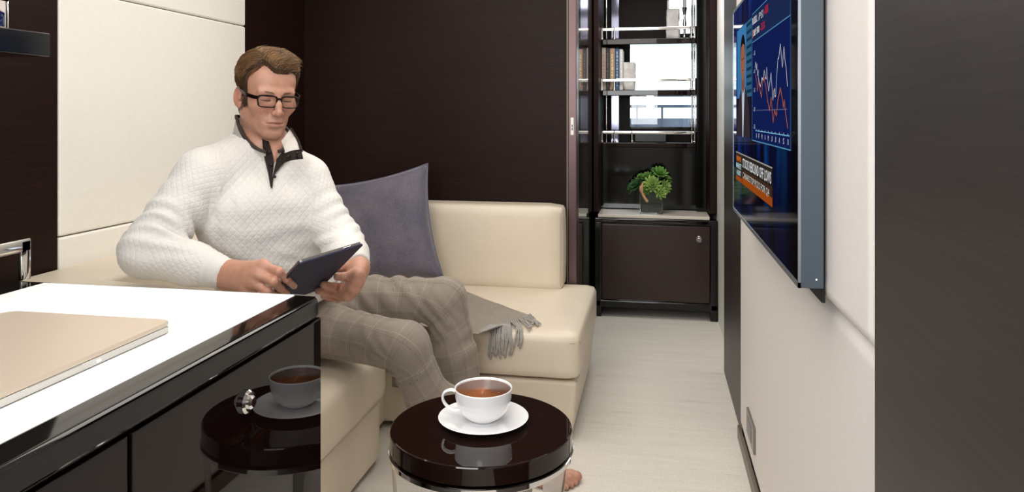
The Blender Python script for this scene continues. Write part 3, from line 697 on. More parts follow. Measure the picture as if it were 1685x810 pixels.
# ------------------------------------------------------------------ the man: signed-distance sculpting + surface nets
F32 = np.float32
def A3(v): return np.array(v, F32)
class Shape:
    def __init__(s): s.ops = []
    def cap(s, a, b, ra, rb=None, k=.01, op='u', sc=None): s.ops.append(('c', A3(a), A3(b), ra, ra if rb is None else rb, k, op)); return s
    def ell(s, c, r, k=.01, op='u', R=None): s.ops.append(('e', A3(c), A3(r), R, None, k, op)); return s
    def dist(s, o, Pn):
        if o[0] == 'c':
            a, b = o[1], o[2]; d = b-a; L2 = float(d@d)+1e-12
            q = Pn-a; h = np.clip(q@d/L2, 0, 1)
            q = q-h[:, None]*d; return np.sqrt((q*q).sum(1))-(o[3]+h*(o[4]-o[3]))
        q = Pn-o[1]
        if o[3] is not None: q = q@o[3].T
        k0 = np.sqrt(((q/o[2])**2).sum(1)); k1 = np.sqrt(((q/(o[2]*o[2]))**2).sum(1))
        return k0*(k0-1)/(k1+1e-9)
    def ev(s, Pn):
        d = np.full(len(Pn), 1e3, F32)
        for o in s.ops:
            e = s.dist(o, Pn); k = o[5]
            if o[6] == 'u':
                h = np.maximum(k-np.abs(d-e), 0)/k; d = np.minimum(d, e)-h*h*k*.25
            else:
                e = -e; h = np.maximum(k-np.abs(d-e), 0)/k; d = np.maximum(d, e)+h*h*k*.25
        return d
def nets(fn, lo, hi, h):
    lo = A3(lo); n = np.ceil((A3(hi)-lo)/h).astype(int)+1
    ax = [lo[i]+np.arange(n[i], dtype=F32)*h for i in range(3)]
    D = np.empty(n, F32)
    for i in range(n[0]):
        Y, Z = np.meshgrid(ax[1], ax[2], indexing='ij')
        Pn = np.stack([np.full(Y.size, ax[0][i], F32), Y.ravel(), Z.ravel()], 1); D[i] = fn(Pn).reshape(n[1], n[2])
    I = D < 0
    m = n-1
    cnt = np.zeros(m, np.int32); acc = np.zeros((*m, 3), F32)
    corners = [(a, b, c) for a in (0, 1) for b in (0, 1) for c in (0, 1)]
    def sl(o): return tuple(slice(o[i], o[i]+m[i]) for i in range(3))
    for a in corners:
        for d in range(3):
            if a[d]: continue
            b = tuple(a[j]+(j == d) for j in range(3))
            Da, Db = D[sl(a)], D[sl(b)]; x = I[sl(a)] != I[sl(b)]
            t = np.where(x, Da/(Da-Db+1e-20), 0)
            for j in range(3): acc[..., j] += np.where(x, a[j]+(t if j == d else 0), 0)
            cnt += x
    act = cnt > 0; idx = -np.ones(m, np.int64); idx[act] = np.arange(act.sum())
    g = np.argwhere(act).astype(F32)
    Vt = lo+(g+acc[act]/cnt[act][:, None])*h
    Q = []
    for d in range(3):
        e1, e2 = [(1, 2), (2, 0), (0, 1)][d]
        s0 = [slice(1, m[i]) for i in range(3)]; s0[d] = slice(0, m[d])
        s1 = list(s0); s1[d] = slice(1, m[d]+1)
        A_, B_ = I[tuple(s0)], I[tuple(s1)]
        for fl in (0, 1):
            w_ = np.argwhere((A_ & ~B_) if fl == 0 else (~A_ & B_))
            w_ = w_+np.array([0 if i == d else 1 for i in range(3)])
            o1 = np.zeros(3, int); o1[e1] = 1; o2 = np.zeros(3, int); o2[e2] = 1
            c = [w_-o1-o2, w_-o2, w_, w_-o1]
            q = np.stack([idx[x[:, 0], x[:, 1], x[:, 2]] for x in c], 1)
            Q.append(q if fl == 0 else q[:, ::-1])
    Q = np.concatenate(Q); Q = Q[(Q >= 0).all(1)]
    return Vt, Q
def mesh(name, Vt, Q):
    me = bpy.data.meshes.new(name); me.vertices.add(len(Vt)); me.vertices.foreach_set('co', Vt.astype(F32).ravel())
    me.loops.add(Q.size); me.loops.foreach_set('vertex_index', Q.ravel().astype(np.int32))
    me.polygons.add(len(Q)); me.polygons.foreach_set('loop_start', np.arange(0, Q.size, 4, dtype=np.int32))
    me.update(calc_edges=True); me.validate(); return me
def relax(Vt, Q, it=2, lam=.5):
    n = len(Vt)
    for _ in range(it):
        s_ = np.zeros((n, 3)); c_ = np.zeros(n)
        for a, b in ((0, 1), (1, 2), (2, 3), (3, 0)):
            for x, y in ((a, b), (b, a)):
                for j in range(3): s_[:, j] += np.bincount(Q[:, x], Vt[Q[:, y], j], n)
                c_ += np.bincount(Q[:, x], minlength=n)
        Vt = (Vt*(1-lam)+lam*s_/np.maximum(c_, 1)[:, None]).astype(F32)
    return Vt
def normals(Vt, Q):
    nn = np.cross(Vt[Q[:, 2]]-Vt[Q[:, 0]], Vt[Q[:, 3]]-Vt[Q[:, 1]]); N = np.zeros_like(Vt, dtype=float)
    for i in range(4):
        for j in range(3): N[:, j] += np.bincount(Q[:, i], nn[:, j], len(Vt))
    return (N/(np.linalg.norm(N, axis=1)[:, None]+1e-12)).astype(F32)
def bump_(x, c, w): return np.exp(-((x-c)/w)**2)
def pj(p):
    s, c = math.sin(YAW), math.cos(YAW); t = -s*p[0]+c*p[1]; r = c*p[0]+s*p[1]; return (842.5+FPX*r/t, 188-FPX*(p[2]-H)/t)
# --- skeleton
Ls = V(.70, .714, 0).normalized(); Fs = V(.714, -.70, 0)            # shoulder frame: left, front
Lh = V(.35, .936, 0).normalized(); Fh = V(.936, -.35, 0)
CH = V(-1.075, 1.925, .885); BE = V(-1.085, 2.03, .69); PE = V(-1.11, 2.20, .52)
NK0 = V(-1.098, 1.965, 1.040); HC = at(438.5, 155.5, 2.10); HS = .93
SR = at(334, 288, 1.985); SL = at(504, 295, 2.14)
ER = at(243, 412, 1.87); WR = at(378, 453, 1.80)
EL = at(561, 396, 2.10); WL = at(590, 443, 1.96)
HR = V(-1.08, 2.17, .490); HL = V(-1.07, 2.34, .515)
KR = at(666, 570, 2.14); KL = at(733, 492, 2.49); MR = at(704, 652, 2.19)
AR = at(812, 768, 2.25); AL = at(768, 712, 2.50)
# tablet frame
TTR = V(-.683, 1.703, .838); TTL = V(-.778, 1.563, .815); TG = (V(-.885, 1.872, .671)-TTR).normalized()
TE = (TTL-TTR).normalized(); TG = (TG-TE*TG.dot(TE)).normalized(); TN = TE.cross(TG).normalized()
if TN.dot(V(0, 0, 1)) > 0: TN = -TN                            # TN points down, out of the tablet's back
def tab(a, b, d=0): return TTR+TE*a+TG*b+TN*d
def onTab(px, py, d=0):
    r = ray(px, py); o = V(0, 0, H); k = (TTR+TN*d-o).dot(TN)/r.dot(TN); return o+r*k
sw = Shape()
for m in (-1, 1):
    rr_ = -.004 if m < 0 else .004
    sw.cap(PE+Lh*.075*m+V(0, 0, .0), BE+Lh*.066*m, .112, .104, .06)
    sw.cap(BE+Lh*.066*m, CH+Ls*.078*m, .104, .106, .06)
sw.cap(BE+Fh*.02, CH+Fs*.016, .106, .104, .05)
sw.cap(NK0+V(0, 0, .018), SR+V(0, 0, -.004), .070, .065, .05); sw.cap(NK0+V(0, 0, .008), SL+V(0, 0, -.002), .070, .061, .05)
sw.cap(SR, ER, .068, .067, .030); sw.cap(ER, ER.lerp(WR, .55), .064, .050, .022); sw.cap(ER.lerp(WR, .55), WR+(ER-WR).normalized()*.006, .050, .0365, .02)
sw.cap(SL, EL, .061, .056, .030); sw.cap(EL, EL.lerp(WL, .5), .056, .048, .025); sw.cap(EL.lerp(WL, .5), WL+(EL-WL).normalized()*.014, .048, .037, .02)
def swsurf(px, py):
    r = ray(px, py).normalized(); o = V(0, 0, H); t = 1.5
    for _ in range(80):
        d = float(sw.ev(np.array([list(o+r*t)], F32))[0])
        if d < .0004 or t > 3: break
        t += d*.8
    return o+r*t, r
VC = []
for px_, py_, r_ in ((457, 226, .017), (455, 240, .014), (453, 256, .0085), (451, 272, .004)):
    p_, r__ = swsurf(px_, py_); VC.append((p_, r__, r_))
# --- head frame
yaw = -.735; pit = -.17; rol = -.038
Fd = V(math.cos(yaw)*math.cos(pit), math.sin(yaw)*math.cos(pit), math.sin(pit)); Lf = V(0, 0, 1).cross(Fd).normalized(); Up = Fd.cross(Lf); Lf, Up = Lf*math.cos(rol)+Up*math.sin(rol), Up*math.cos(rol)-Lf*math.sin(rol)
HM = np.array([Lf, Fd, Up], F32)                                    # world->local rows
HCn = A3(HC)
def hw(p): return HC+(Lf*p[0]+Fd*p[1]+Up*p[2])*HS
def head_shape():
    s = Shape()
    s.ell((0, -.020, .048), (.077, .096, .078), .02)
    s.ell((0, .030, .040), (.067, .064, .062), .03)
    s.ell((0, .040, -.018), (.061, .056, .060), .03)
    s.ell((0, .034, -.070), (.050, .050, .042), .03)
    for m in (-1, 1):
        s.cap((m*.056, -.005, -.030), (m*.046, .005, -.066), .015, .013, .03)
        s.cap((m*.046, .005, -.068), (m*.017, .070, -.104), .013, .013, .03)
        s.ell((m*.044, .064, -.022), (.021, .020, .017), .03)
    s.ell((0, .076, -.101), (.022, .017, .016), .02)
    s.ell((0, .080, -.070), (.032, .020, .024), .02)                  # muzzle
    for m in (-1, 1):                                                # sockets, brow
        s.ell((m*.032, .108, .000), (.021, .021, .015), .016, 's')
        s.cap((m*.012, .091, .019), (m*.048, .078, .019), .0085, .007, .014)
        s.ell((m*.031, .077, -.001), (.0145, .0145, .0135), .006)
        s.cap((m*.018, .0885, -.014), (m*.044, .080, -.014), .004, .003, .010)   # lower lid bag
    s.cap((0, .091, .014), (0, .108, -.016), .0070, .0082, .014)
    s.cap((0, .107, -.016), (0, .1160, -.036), .0082, .0102, .010)
    for m in (-1, 1): s.ell((m*.0120, .105, -.040), (.0068, .011, .0070), .008)
    s.ell((0, .108, -.0435), (.0055, .011, .005), .006)
    for m in (-1, 1): s.ell((m*.0075, .110, -.049), (.0042, .006, .0035), .003, 's')
    # lips
    for m in (-1, 1):
        s.cap((m*.003, .1005, -.0655), (m*.024, .0890, -.0705), .0045, .0022, .006)
        s.cap((0, .0985, -.0785), (m*.019, .0900, -.0755), .0058, .0030, .007)
    s.cap((-.025, .0925, -.0722), (0, .1045, -.0712), .0016, .0022, .0035, 's'); s.cap((.025, .0925, -.0722), (0, .1045, -.0712), .0016, .0022, .0035, 's')
    s.ell((0, .099, -.090), (.018, .008, .0045), .010, 's')
    for m in (-1, 1): s.cap((m*.021, .099, -.043), (m*.033, .091, -.068), .0022, .0016, .012, 's')  # folds beside the mouth
    # ears
    for m in (-1, 1):
        c = (m*.080, -.014, -.012); R = np.array([[math.cos(m*.35), math.sin(m*.35), 0], [-math.sin(m*.35), math.cos(m*.35), 0], [0, 0, 1]], F32)
        s.ell(c, (.0075, .0175, .031), .006, 'u', R); s.ell((m*.087, -.011, -.006), (.0055, .0095, .019), .005, 's', R)
        s.ell((m*.0765, -.004, -.036), (.006, .009, .010), .006)
        s.ell((m*.079, .003, -.014), (.005, .006, .008), .005)
    return s
hs = head_shape()
nk = Shape(); nk.cap(hw((0, -.024, -.040)), NK0+V(.018, -.018, .005), .055, .058, .03); nk.cap(NK0+V(.01, -.01, 0), NK0+V(-.01, .0, -.09), .062, .085, .03)
nk.cap(hw((.045, -.02, -.05)), NK0+Fs*.05+Ls*.008-V(0, 0, .02), .013, .011, .03); nk.cap(hw((-.045, -.02, -.05)), NK0+Fs*.05-Ls*.008-V(0, 0, .02), .013, .011, .03)
nk.ell(hw((0, .035, -.135)), (.012, .012, .014), .02)
for (p0_, r0_, w0_), (p1_, r1_, w1_) in zip(VC, VC[1:]): nk.cap(p0_+r0_*(.004+w0_*.9), p1_+r1_*(.004+w1_*.9), w0_*1.05, w1_*1.05, .012)
def headfn(Pn):
    q = (Pn-HCn)@HM.T/HS; a = hs.ev(q)*HS; b = nk.ev(Pn); k = .018
    h = np.maximum(k-np.abs(a-b), 0)/k; return np.minimum(a, b)-h*h*k*.25
vh, qh = nets(headfn, HCn-A3((.135, .135, .235)), HCn+A3((.135, .135, .155)), .0019)
vh = relax(vh, qh, 1, .4)
# --- hands
def finger(s, pts, r0, r1, k=.004):
    n = len(pts)-1
    for i in range(n):
        ra = r0+(r1-r0)*i/n; rb = r0+(r1-r0)*(i+1)/n
        s.cap(pts[i], pts[i+1], ra, rb, k if i else .010)
        if 0 < i: s.ell(pts[i], (ra*1.06,)*3, .003)
rh = Shape(); 
toC = lambda p, d: p+(V(0, 0, H)-p).normalized()*d
mR = [at(433, 437, 1.745), at(424, 452, 1.735), at(416, 466, 1.735), at(408, 478, 1.745)]
tipR = [onTab(484, 471, .012), onTab(472, 484, .012), onTab(464, 495, .012), onTab(455, 500, .012)]
rh.cap(WR+(WR-V(*mR[1])).normalized()*.03, WR, .030, .028, .02)
for i, m in enumerate(mR):
    wofs = (mR[0]-mR[3]).normalized()*(.014-.009*i)
    rh.cap(WR+wofs, m, .0215, .0125, .022)
    rh.ell(m, (.0125,)*3, .010)
pipR = [at(459, 447, 1.725), at(450, 464, 1.715), at(440, 480, 1.72), at(428, 492, 1.73)]
dipR = [toC((pipR[i]+tipR[i])/2, .006) for i in range(4)]
for i in range(4): finger(rh, [mR[i], pipR[i], dipR[i], tipR[i]], (.0108, .011, .0105, .0095)[i], (.0078, .008, .0075, .007)[i])
thumbR = [WR+V(.02, .02, .0), at(420, 440, 1.80), onTab(470, 462, -.024), onTab(492, 468, -.018)]
finger(rh, thumbR, .015, .0085)
for i, m in enumerate(mR[:3]):                                       # tendons on the back of the hand
    rh.cap(toC(WR.lerp(m, .35), .019-.002*i), toC(m, .0095), .0028, .0035, .010)
allR = [WR]+mR+pipR+tipR+thumbR
def bb(pts, m=.045):
    a = np.array([list(p) for p in pts]); return a.min(0)-m, a.max(0)+m
lo, hi = bb(allR); vr, qr = nets(rh.ev, lo, hi, .0016); vr = relax(vr, qr, 1, .4)
lhd = Shape()
mL = [at(592, 450, 1.895), at(594, 462, 1.885), at(588, 475, 1.880), at(577, 486, 1.885)]
pipL = [onTab(577, 453, .022), onTab(565, 473, .022), onTab(553, 484, .021), onTab(556, 492, .020)]
tipL = [onTab(555, 456, .011), onTab(533, 469, .011), onTab(524, 479, .010), onTab(532, 487, .010)]
mL = [p.lerp(pipL[i], .15) for i, p in enumerate(mL)]
for i in range(4):
    wofs = (mL[0]-mL[3]).normalized()*(.012-.008*i)
    lhd.cap(WL+wofs, mL[i], .0205, .0135, .022)
dipL = [pipL[i].lerp(tipL[i], .55)+TN*.002 for i in range(4)]
for i in range(4): finger(lhd, [mL[i], pipL[i], dipL[i], tipL[i]], (.0118, .0122, .0118, .0106)[i], (.0096, .0096, .0092, .0084)[i])
e_ = onTab(560, 440, -.018); thumbL = [WL+V(0, 0, 0), WL.lerp(e_, .5)-TN*.01, e_, onTab(540, 446, -.016)]
finger(lhd, thumbL, .015, .009)
allL = [WL]+mL+pipL+tipL+thumbL
lo, hi = bb(allL); vl, ql = nets(lhd.ev, lo, hi, .0016); vl = relax(vl, ql, 1, .4)
# --- feet
def foot(heel, dirv, sgn):
    s = Shape(); d = V(*dirv).normalized(); n = V(0, 0, 1).cross(d)*sgn   # n points to the big-toe side
    P_ = lambda a, b, z: heel+d*a+n*b+V(0, 0, z)
    s.cap(P_(.045, 0, .16), P_(.04, 0, .07), .036, .036, .02)
    s.ell(P_(.022, 0, .032), (.032, .030, .032), .02)
    s.cap(P_(.045, 0, .062), P_(.13, .004, .040), .036, .028, .03)
    s.cap(P_(.02, -.012, .024), P_(.17, -.022, .018), .024, .017, .03)
    s.cap(P_(.10, .012, .044), P_(.185, .026, .024), .028, .021, .03)
    for i, (b0, b1, ln, r) in enumerate(((.030, .032, .262, .0172), (.010, .010, .254, .0098), (-.006, -.009, .245, .0092), (-.020, -.026, .233, .0088), (-.032, -.041, .216, .0085))):
        s.cap(P_(.15, b0*.8, .024), P_(.19-.004*i, b0, .020), .017, .0125, .020)
        s.cap(P_(.19-.004*i, b0, .022), P_(ln-r-.018, b1, .024 if i else .020), r*.95, r, .006)
        s.cap(P_(ln-r-.018, b1, .024 if i else .020), P_(ln-r, b1*1.01, r+.002), r, r*.95, .005)
    for i, b0 in enumerate((.026, .010, -.006, -.02)): s.cap(P_(.07, b0*.4, .078-.004*i), P_(.185, b0, .036-.002*i), .003, .0025, .014)
    return s, P_
toe = onZ(958, 787, .018); fdir = V(.985, -.10, 0).normalized(); heelR = V(toe.x, toe.y, 0)-fdir*.262-V(0, 0, 1).cross(fdir)*.03
fr, PR = foot(heelR, fdir, 1)
AR = PR(.045, 0, .14)
heelL = V(AL.x-.045, AL.y-.005, 0); fl, PL = foot(heelL, (1, .02, 0), -1); AL = PL(.045, 0, .14)
foots = []
for f_, P_ in ((fr, PR), (fl, PL)):
    lo, hi = bb([P_(-.01, 0, .035), P_(.26, 0, .03), P_(.04, 0, .12)], .055); lo[2] = -.01
    a_, b_ = nets(f_.ev, lo, hi, .0026); foots.append((relax(a_, b_, 1, .4), b_))
# --- whole body under the clothes (coarser, joined into the same mesh)
bd = Shape()
for m in (-1, 1):
    bd.cap(PE+Lh*.07*m, BE+Lh*.055*m, .095, .085, .05); bd.cap(BE+Lh*.055*m, CH+Ls*.075*m, .085, .095, .05)
bd.cap(NK0-V(0, 0, .03), SR.lerp(NK0, .2), .04, .038, .03); bd.cap(NK0-V(0, 0, .03), SL.lerp(NK0, .2), .04, .038, .03)
for a, b, c in ((SR, ER, WR), (SL, EL, WL)): bd.cap(a, b, .045, .036, .02); bd.cap(b, c, .038, .026, .02)
for a, b, c in ((HR, KR, MR), (HL, KL, AL)): bd.cap(a, b, .075, .050, .03); bd.cap(b, c, .050, .036, .02)
bd.cap(MR, AR, .040, .034, .02)
bd.cap(NK0, CH, .055, .08, .03)
vb, qb = nets(bd.ev, (-1.40, 1.50, .10), (-.30, 2.66, 1.06), .011); vb = relax(vb, qb, 1)
allv = [vh, vr, vl, foots[0][0], foots[1][0], vb]; allq = [qh, qr, ql, foots[0][1], foots[1][1], qb]
off = 0; qq = []
for a_, b_ in zip(allv, allq): qq.append(b_+off); off += len(a_)
VB = np.concatenate(allv); QB = np.concatenate(qq); NB_ = normals(VB, QB)
# skin colour: lips, stubble, flushed knuckles, and painted shade in the mouth groove
qloc = (VB-HCn)@HM.T/HS; ishead = np.arange(len(VB)) < len(vh)
colr = np.tile(np.array([.545, .285, .195]), (len(VB), 1))
def mixc(mask, c): 
    global colr; colr = colr*(1-mask[:, None])+np.array(c)*mask[:, None]
x, y, z = qloc.T
lip = ishead*np.clip(1.4*np.exp(-((z+.0715+.05*np.abs(x))/.0070)**4)*(np.abs(x) < .0235-.0*z)*(y > .086), 0, 1)
stub = ishead*np.clip((-.040-z)/.03, 0, 1)*(y > 0)*np.clip((z+.13)/.02, 0, 1)
mixc(stub*.22, (.34, .20, .15)); mixc(lip*.55, (.46, .18, .14)); mixc(ishead*.75*np.exp(-((z+.0716+.02*np.abs(x))/.0017)**2)*(np.abs(x) < .026)*(y > .08), (.20, .08, .06))  # last mix paints groove shade along the mouth line
mixc(ishead*.25*bump_(z, -.03, .02)*(np.abs(np.abs(x)-.046) < .02)*(y > .03), (.60, .22, .14))
mixc(ishead*.4*np.exp(-((x)**2+(y-.118)**2+(z+.038)**2)/.014**2), (.60, .24, .16))
mixc(ishead*.35*(np.abs(x) > .074)*(z < .03), (.62, .22, .15))
mixc(ishead*.75*(np.abs(z-(-.0055+.00*x)) < .0013)*(np.abs(np.abs(x)-.031) < .0135)*(y > .08), (.09, .05, .04))
for pts in (mR+pipR+dipR, mL+pipL+dipL):
    for p in pts: mixc(.38*np.exp(-((VB-A3(p))**2).sum(1)/.011**2), (.60, .22, .15))
def nail(p_prev, p_tip, r, outv):
    d = (p_tip-p_prev).normalized(); c = p_tip+outv*r*.75+d*r*.1
    q = VB-A3(c); al = q@A3(d); la = q@A3(d.cross(outv).normalized()); n_ = q@A3(outv)
    mixc(.65*((al/ .0058)**2+(la/.0052)**2 < 1)*(np.abs(n_) < .006), (.68, .42, .34))
nail(dipR[0], tipR[0], .008, (V(0, 0, H)-tipR[0]).normalized()*.7+V(.1, 0, .5)); nail(dipR[1], tipR[1], .008, (V(0, 0, H)-tipR[1]).normalized())
person = thing('person', (-1.0, 2.1, 0), 'barefoot man in white quilted pullover and checked trousers seated on the sofa with a tablet', 'person')
q = NT('skin'); at_ = q.n('ShaderNodeVertexColor', layer_name='tone'); v = q.coord()
f1 = q.noise(v, 60, 4, .6); mx = q.n('ShaderNodeMixRGB', blend_type='MULTIPLY'); mx.inputs[0].default_value = 1
q.l(at_.outputs[0], mx.inputs[1]); q.l(q.ramp(f1, [(.3, (.86, .82, .80, 1)), (.7, (1, 1, 1, 1))]), mx.inputs[2]); q.col(mx.outputs[0])
q.b.inputs['Roughness'].default_value = .46; q.b.inputs['Subsurface Weight'].default_value = .12; q.b.inputs['Subsurface Radius'].default_value = (.012, .005, .003); q.b.inputs['Subsurface Scale'].default_value = .6
q.bump(q.noise(v, 420, 3), .18, .0012); SK = q.m
me = mesh('body', VB, QB); ca = me.color_attributes.new('tone', 'FLOAT_COLOR', 'POINT')
ca.data.foreach_set('color', np.concatenate([colr, np.ones((len(VB), 1))], 1).astype(F32).ravel())
obj('body', me, SK, person, 'all')
# --- hair: volume cap plus combed strands
def scalp(p):                                                       # local coords -> hair thickness 0..1
    x, y, z = p[:, 0], p[:, 1], p[:, 2]
    ax = np.abs(x)
    front = .079+.012*np.clip((z-.06)/.05, -1, 1)
    hl = np.where(ax < .045, .0715-.10*np.abs(x-.008)+.0*y, .0715-.0045)      # hairline height on the forehead
    recede = .022*np.exp(-((x+.036)/.016)**2)+.008*np.exp(-((x-.044)/.012)**2)
    top = np.clip((z-(hl+recede)-np.clip(.0*y, 0, 1))/.008, 0, 1)*(y > .03)
    side = np.clip((.040-y+.10*np.clip(z-.02, -.05, .05))/.008, 0, 1)*(z > -.010+np.clip((y+.0)*0, 0, 1))*(y > -.02)
    burn = (np.clip((.030-y)/.006, 0, 1))*(y > .008)*(z > -.032)*(ax > .05)
    back = (y <= -.02)*np.clip((z+.055+.0*y)/.01, 0, 1)
    return np.clip(np.maximum.reduce([top, side*(y <= .05), burn, back]), 0, 1)
nh = normals(vh, qh); hl_ = (vh-HCn)@HM.T/HS; nl_ = nh@HM.T
ear = (np.abs(hl_[:, 0]) > .0735)*(np.abs(hl_[:, 1]+.014) < .027)*(hl_[:, 2] < .030)
sc_ = scalp(hl_)*(~ear)
thick = sc_*sc_*(.0035+.010*np.clip((hl_[:, 2]-.03)/.07, 0, 1)+.008*np.clip((hl_[:, 1]-.0)/.08, 0, 1)*(hl_[:, 2] > .06))
vv = vh+nh*(thick[:, None]-.001)
keep = (sc_[qh] > .15).all(1)
idx_ = np.unique(qh[keep]); mp = -np.ones(len(vh), int); mp[idx_] = np.arange(len(idx_))
hair = thing if False else None
q = NT('brown hair'); v = q.coord((1, 1, 1)); oi = q.n('ShaderNodeVertexColor', layer_name='tone')
q.col(oi.outputs[0]); q.b.inputs['Roughness'].default_value = .5; q.b.inputs['Specular IOR Level'].default_value = .25; HAIR = q.m
Vc = relax(vv[idx_], mp[qh[keep]], 2, .5) if False else vv[idx_]
hm = mesh('hair', Vc, mp[qh[keep]]); ca = hm.color_attributes.new('tone', 'FLOAT_COLOR', 'POINT')
ca.data.foreach_set('color', np.tile(np.array([.060, .034, .019, 1], F32), (len(Vc), 1)).ravel())
hobj = obj('hair', hm, HAIR, person, 'all')
rng = np.random.default_rng(3)
cand = np.where((sc_ > .2)*~((np.abs(hl_[:, 0]) > .066)*(hl_[:, 1] < .012)*(hl_[:, 1] > -.045)*(hl_[:, 2] < .024)))[0]
def strands(n, lenf, rad, name, roots):
    sv_, sf_, cc = [], [], []
    pick = rng.choice(roots, n)
    for pi in pick:
        bend = np.zeros(3); p = hl_[pi]+rng.normal(0, .0008, 3); nrm = nl_[pi]; x, y, z = p
        part = x < -.030 and z > .0
        if (z > .068 or (y > .03 and z > .050)) and x > -.034 and y > -.04:        # top: swept up, back and toward his left from the part
            f0 = np.clip((y-.03)/.03, 0, 1); d = np.array([.75-.35*f0, .05-.9*np.clip((.06-y)/.1, 0, 1)-.45*f0, .05+.6*f0]); bend = np.array([.55, .15, -.25])*f0; ln = .046*np.clip((.066-x)/.05, .35, 1); lift = .22 if y > .03 else .10; droop = -.16
        elif z > .055 and y <= -.04: d = np.array([.3, -.9, -.3]); ln = .045; lift = .1; droop = -.1
        elif y > -.05: d = np.array([.05*np.sign(x), -.66, -.78]); ln = .034; lift = .05; droop = -.05   # sides combed back and down
        else: d = np.array([0, -.35, -.95]); ln = .030; lift = .08; droop = -.1
        d = d+rng.normal(0, .14, 3)
        # clumping
        cl = np.array([noise.noise(Vector((p[0]*70, p[1]*70, p[2]*70+s_))) for s_ in (0, 9)])
        d[0] += .30*cl[0]; d[2] += .30*cl[1]
        d = d-nrm*(d@nrm); d /= np.linalg.norm(d)+1e-9
        side_ = np.cross(nrm, d); ln *= lenf*rng.uniform(.7, 1.15)
        lift = .60 if (y > .035 and z > .050 and x > -.034) else lift; off_ = thick[pi]+rng.uniform(-.0012, .0016); off0 = max(.0, off_)
        base = len(sv_); sh = rng.uniform(.0, 1)**1.3; gold = .8 if z > .06 else .35
        col = np.array([.075, .042, .023])*(1-sh*gold)+np.array([.46, .25, .105])*sh*gold
        if z < .02 and rng.random() < .25: col = np.array([.22, .19, .16])
        N_ = 6; pos = p+nrm*off0
        for k in range(N_):
            t = k/(N_-1); w_ = rad*(1-.75*t*t)
            pp = pos+d*ln*t+nrm*(lift*ln*t-(.62 if lift > .5 else .30 if z > .06 else .22)*ln*t*t)
            q_ = pp+bend*ln*t*t
            for a in (0, 2*PI/3, 4*PI/3): sv_.append(q_+side_*w_*math.cos(a)+nrm*w_*math.sin(a)); cc.append(col)
        for k in range(N_-1):
            for a in range(3):
                b0 = base+k*3; sf_.append((b0+a, b0+(a+1) % 3, b0+3+(a+1) % 3, b0+3+a))
    W_ = np.array(sv_)@HM*HS+HCn
    m_ = mesh(name, W_, np.array(sf_)); c2 = m_.color_attributes.new('tone', 'FLOAT_COLOR', 'POINT')
    c2.data.foreach_set('color', np.concatenate([np.array(cc), np.ones((len(cc), 1))], 1).astype(F32).ravel())
    return m_
so = obj('hair_strands', strands(15000, 1.0, .00060, 'hair_strands', cand), HAIR, hobj, 'all'); so['kind'] = 'stuff'
# eyebrows
for m in (-1, 1):
    b = B()
    for i in range(70):
        t = i/69; r_ = random.Random(i*2+m)
        x = m*(.013+.036*t); z = .0195+.005*math.sin(t*2.4)-.004*t*t+r_.uniform(-.0022, .0022); yy = .0995-.020*t*t-.004*t
        yy += .003; z -= .003; p = hw((x, yy, z)); q_ = hw((x+m*.006, yy-.001-.002*t, z+.0018*(1-t)-.001*t)); tube(b, [p, q_], [.0005, .0002], 4)
    obj('eyebrow', b, P('brow hair', srgb(104, 76, 56), .6) if m < 0 else bpy.data.materials['brow hair'], person)
# eyelashes along the lowered lids
for m in (-1, 1):
    pts = [hw((m*(.031+.0135*u), .0935-.0035*u*u-.0015*m*0, -.0055-.0012*(1-u*u))) for u in (-1, -.5, 0, .5, 1)]
    obj('eyelashes', tube(B(), smoothpath(pts, 3), .00065, 5), P('lash', srgb(74, 48, 38), .6) if m < 0 else bpy.data.materials['lash'], person)
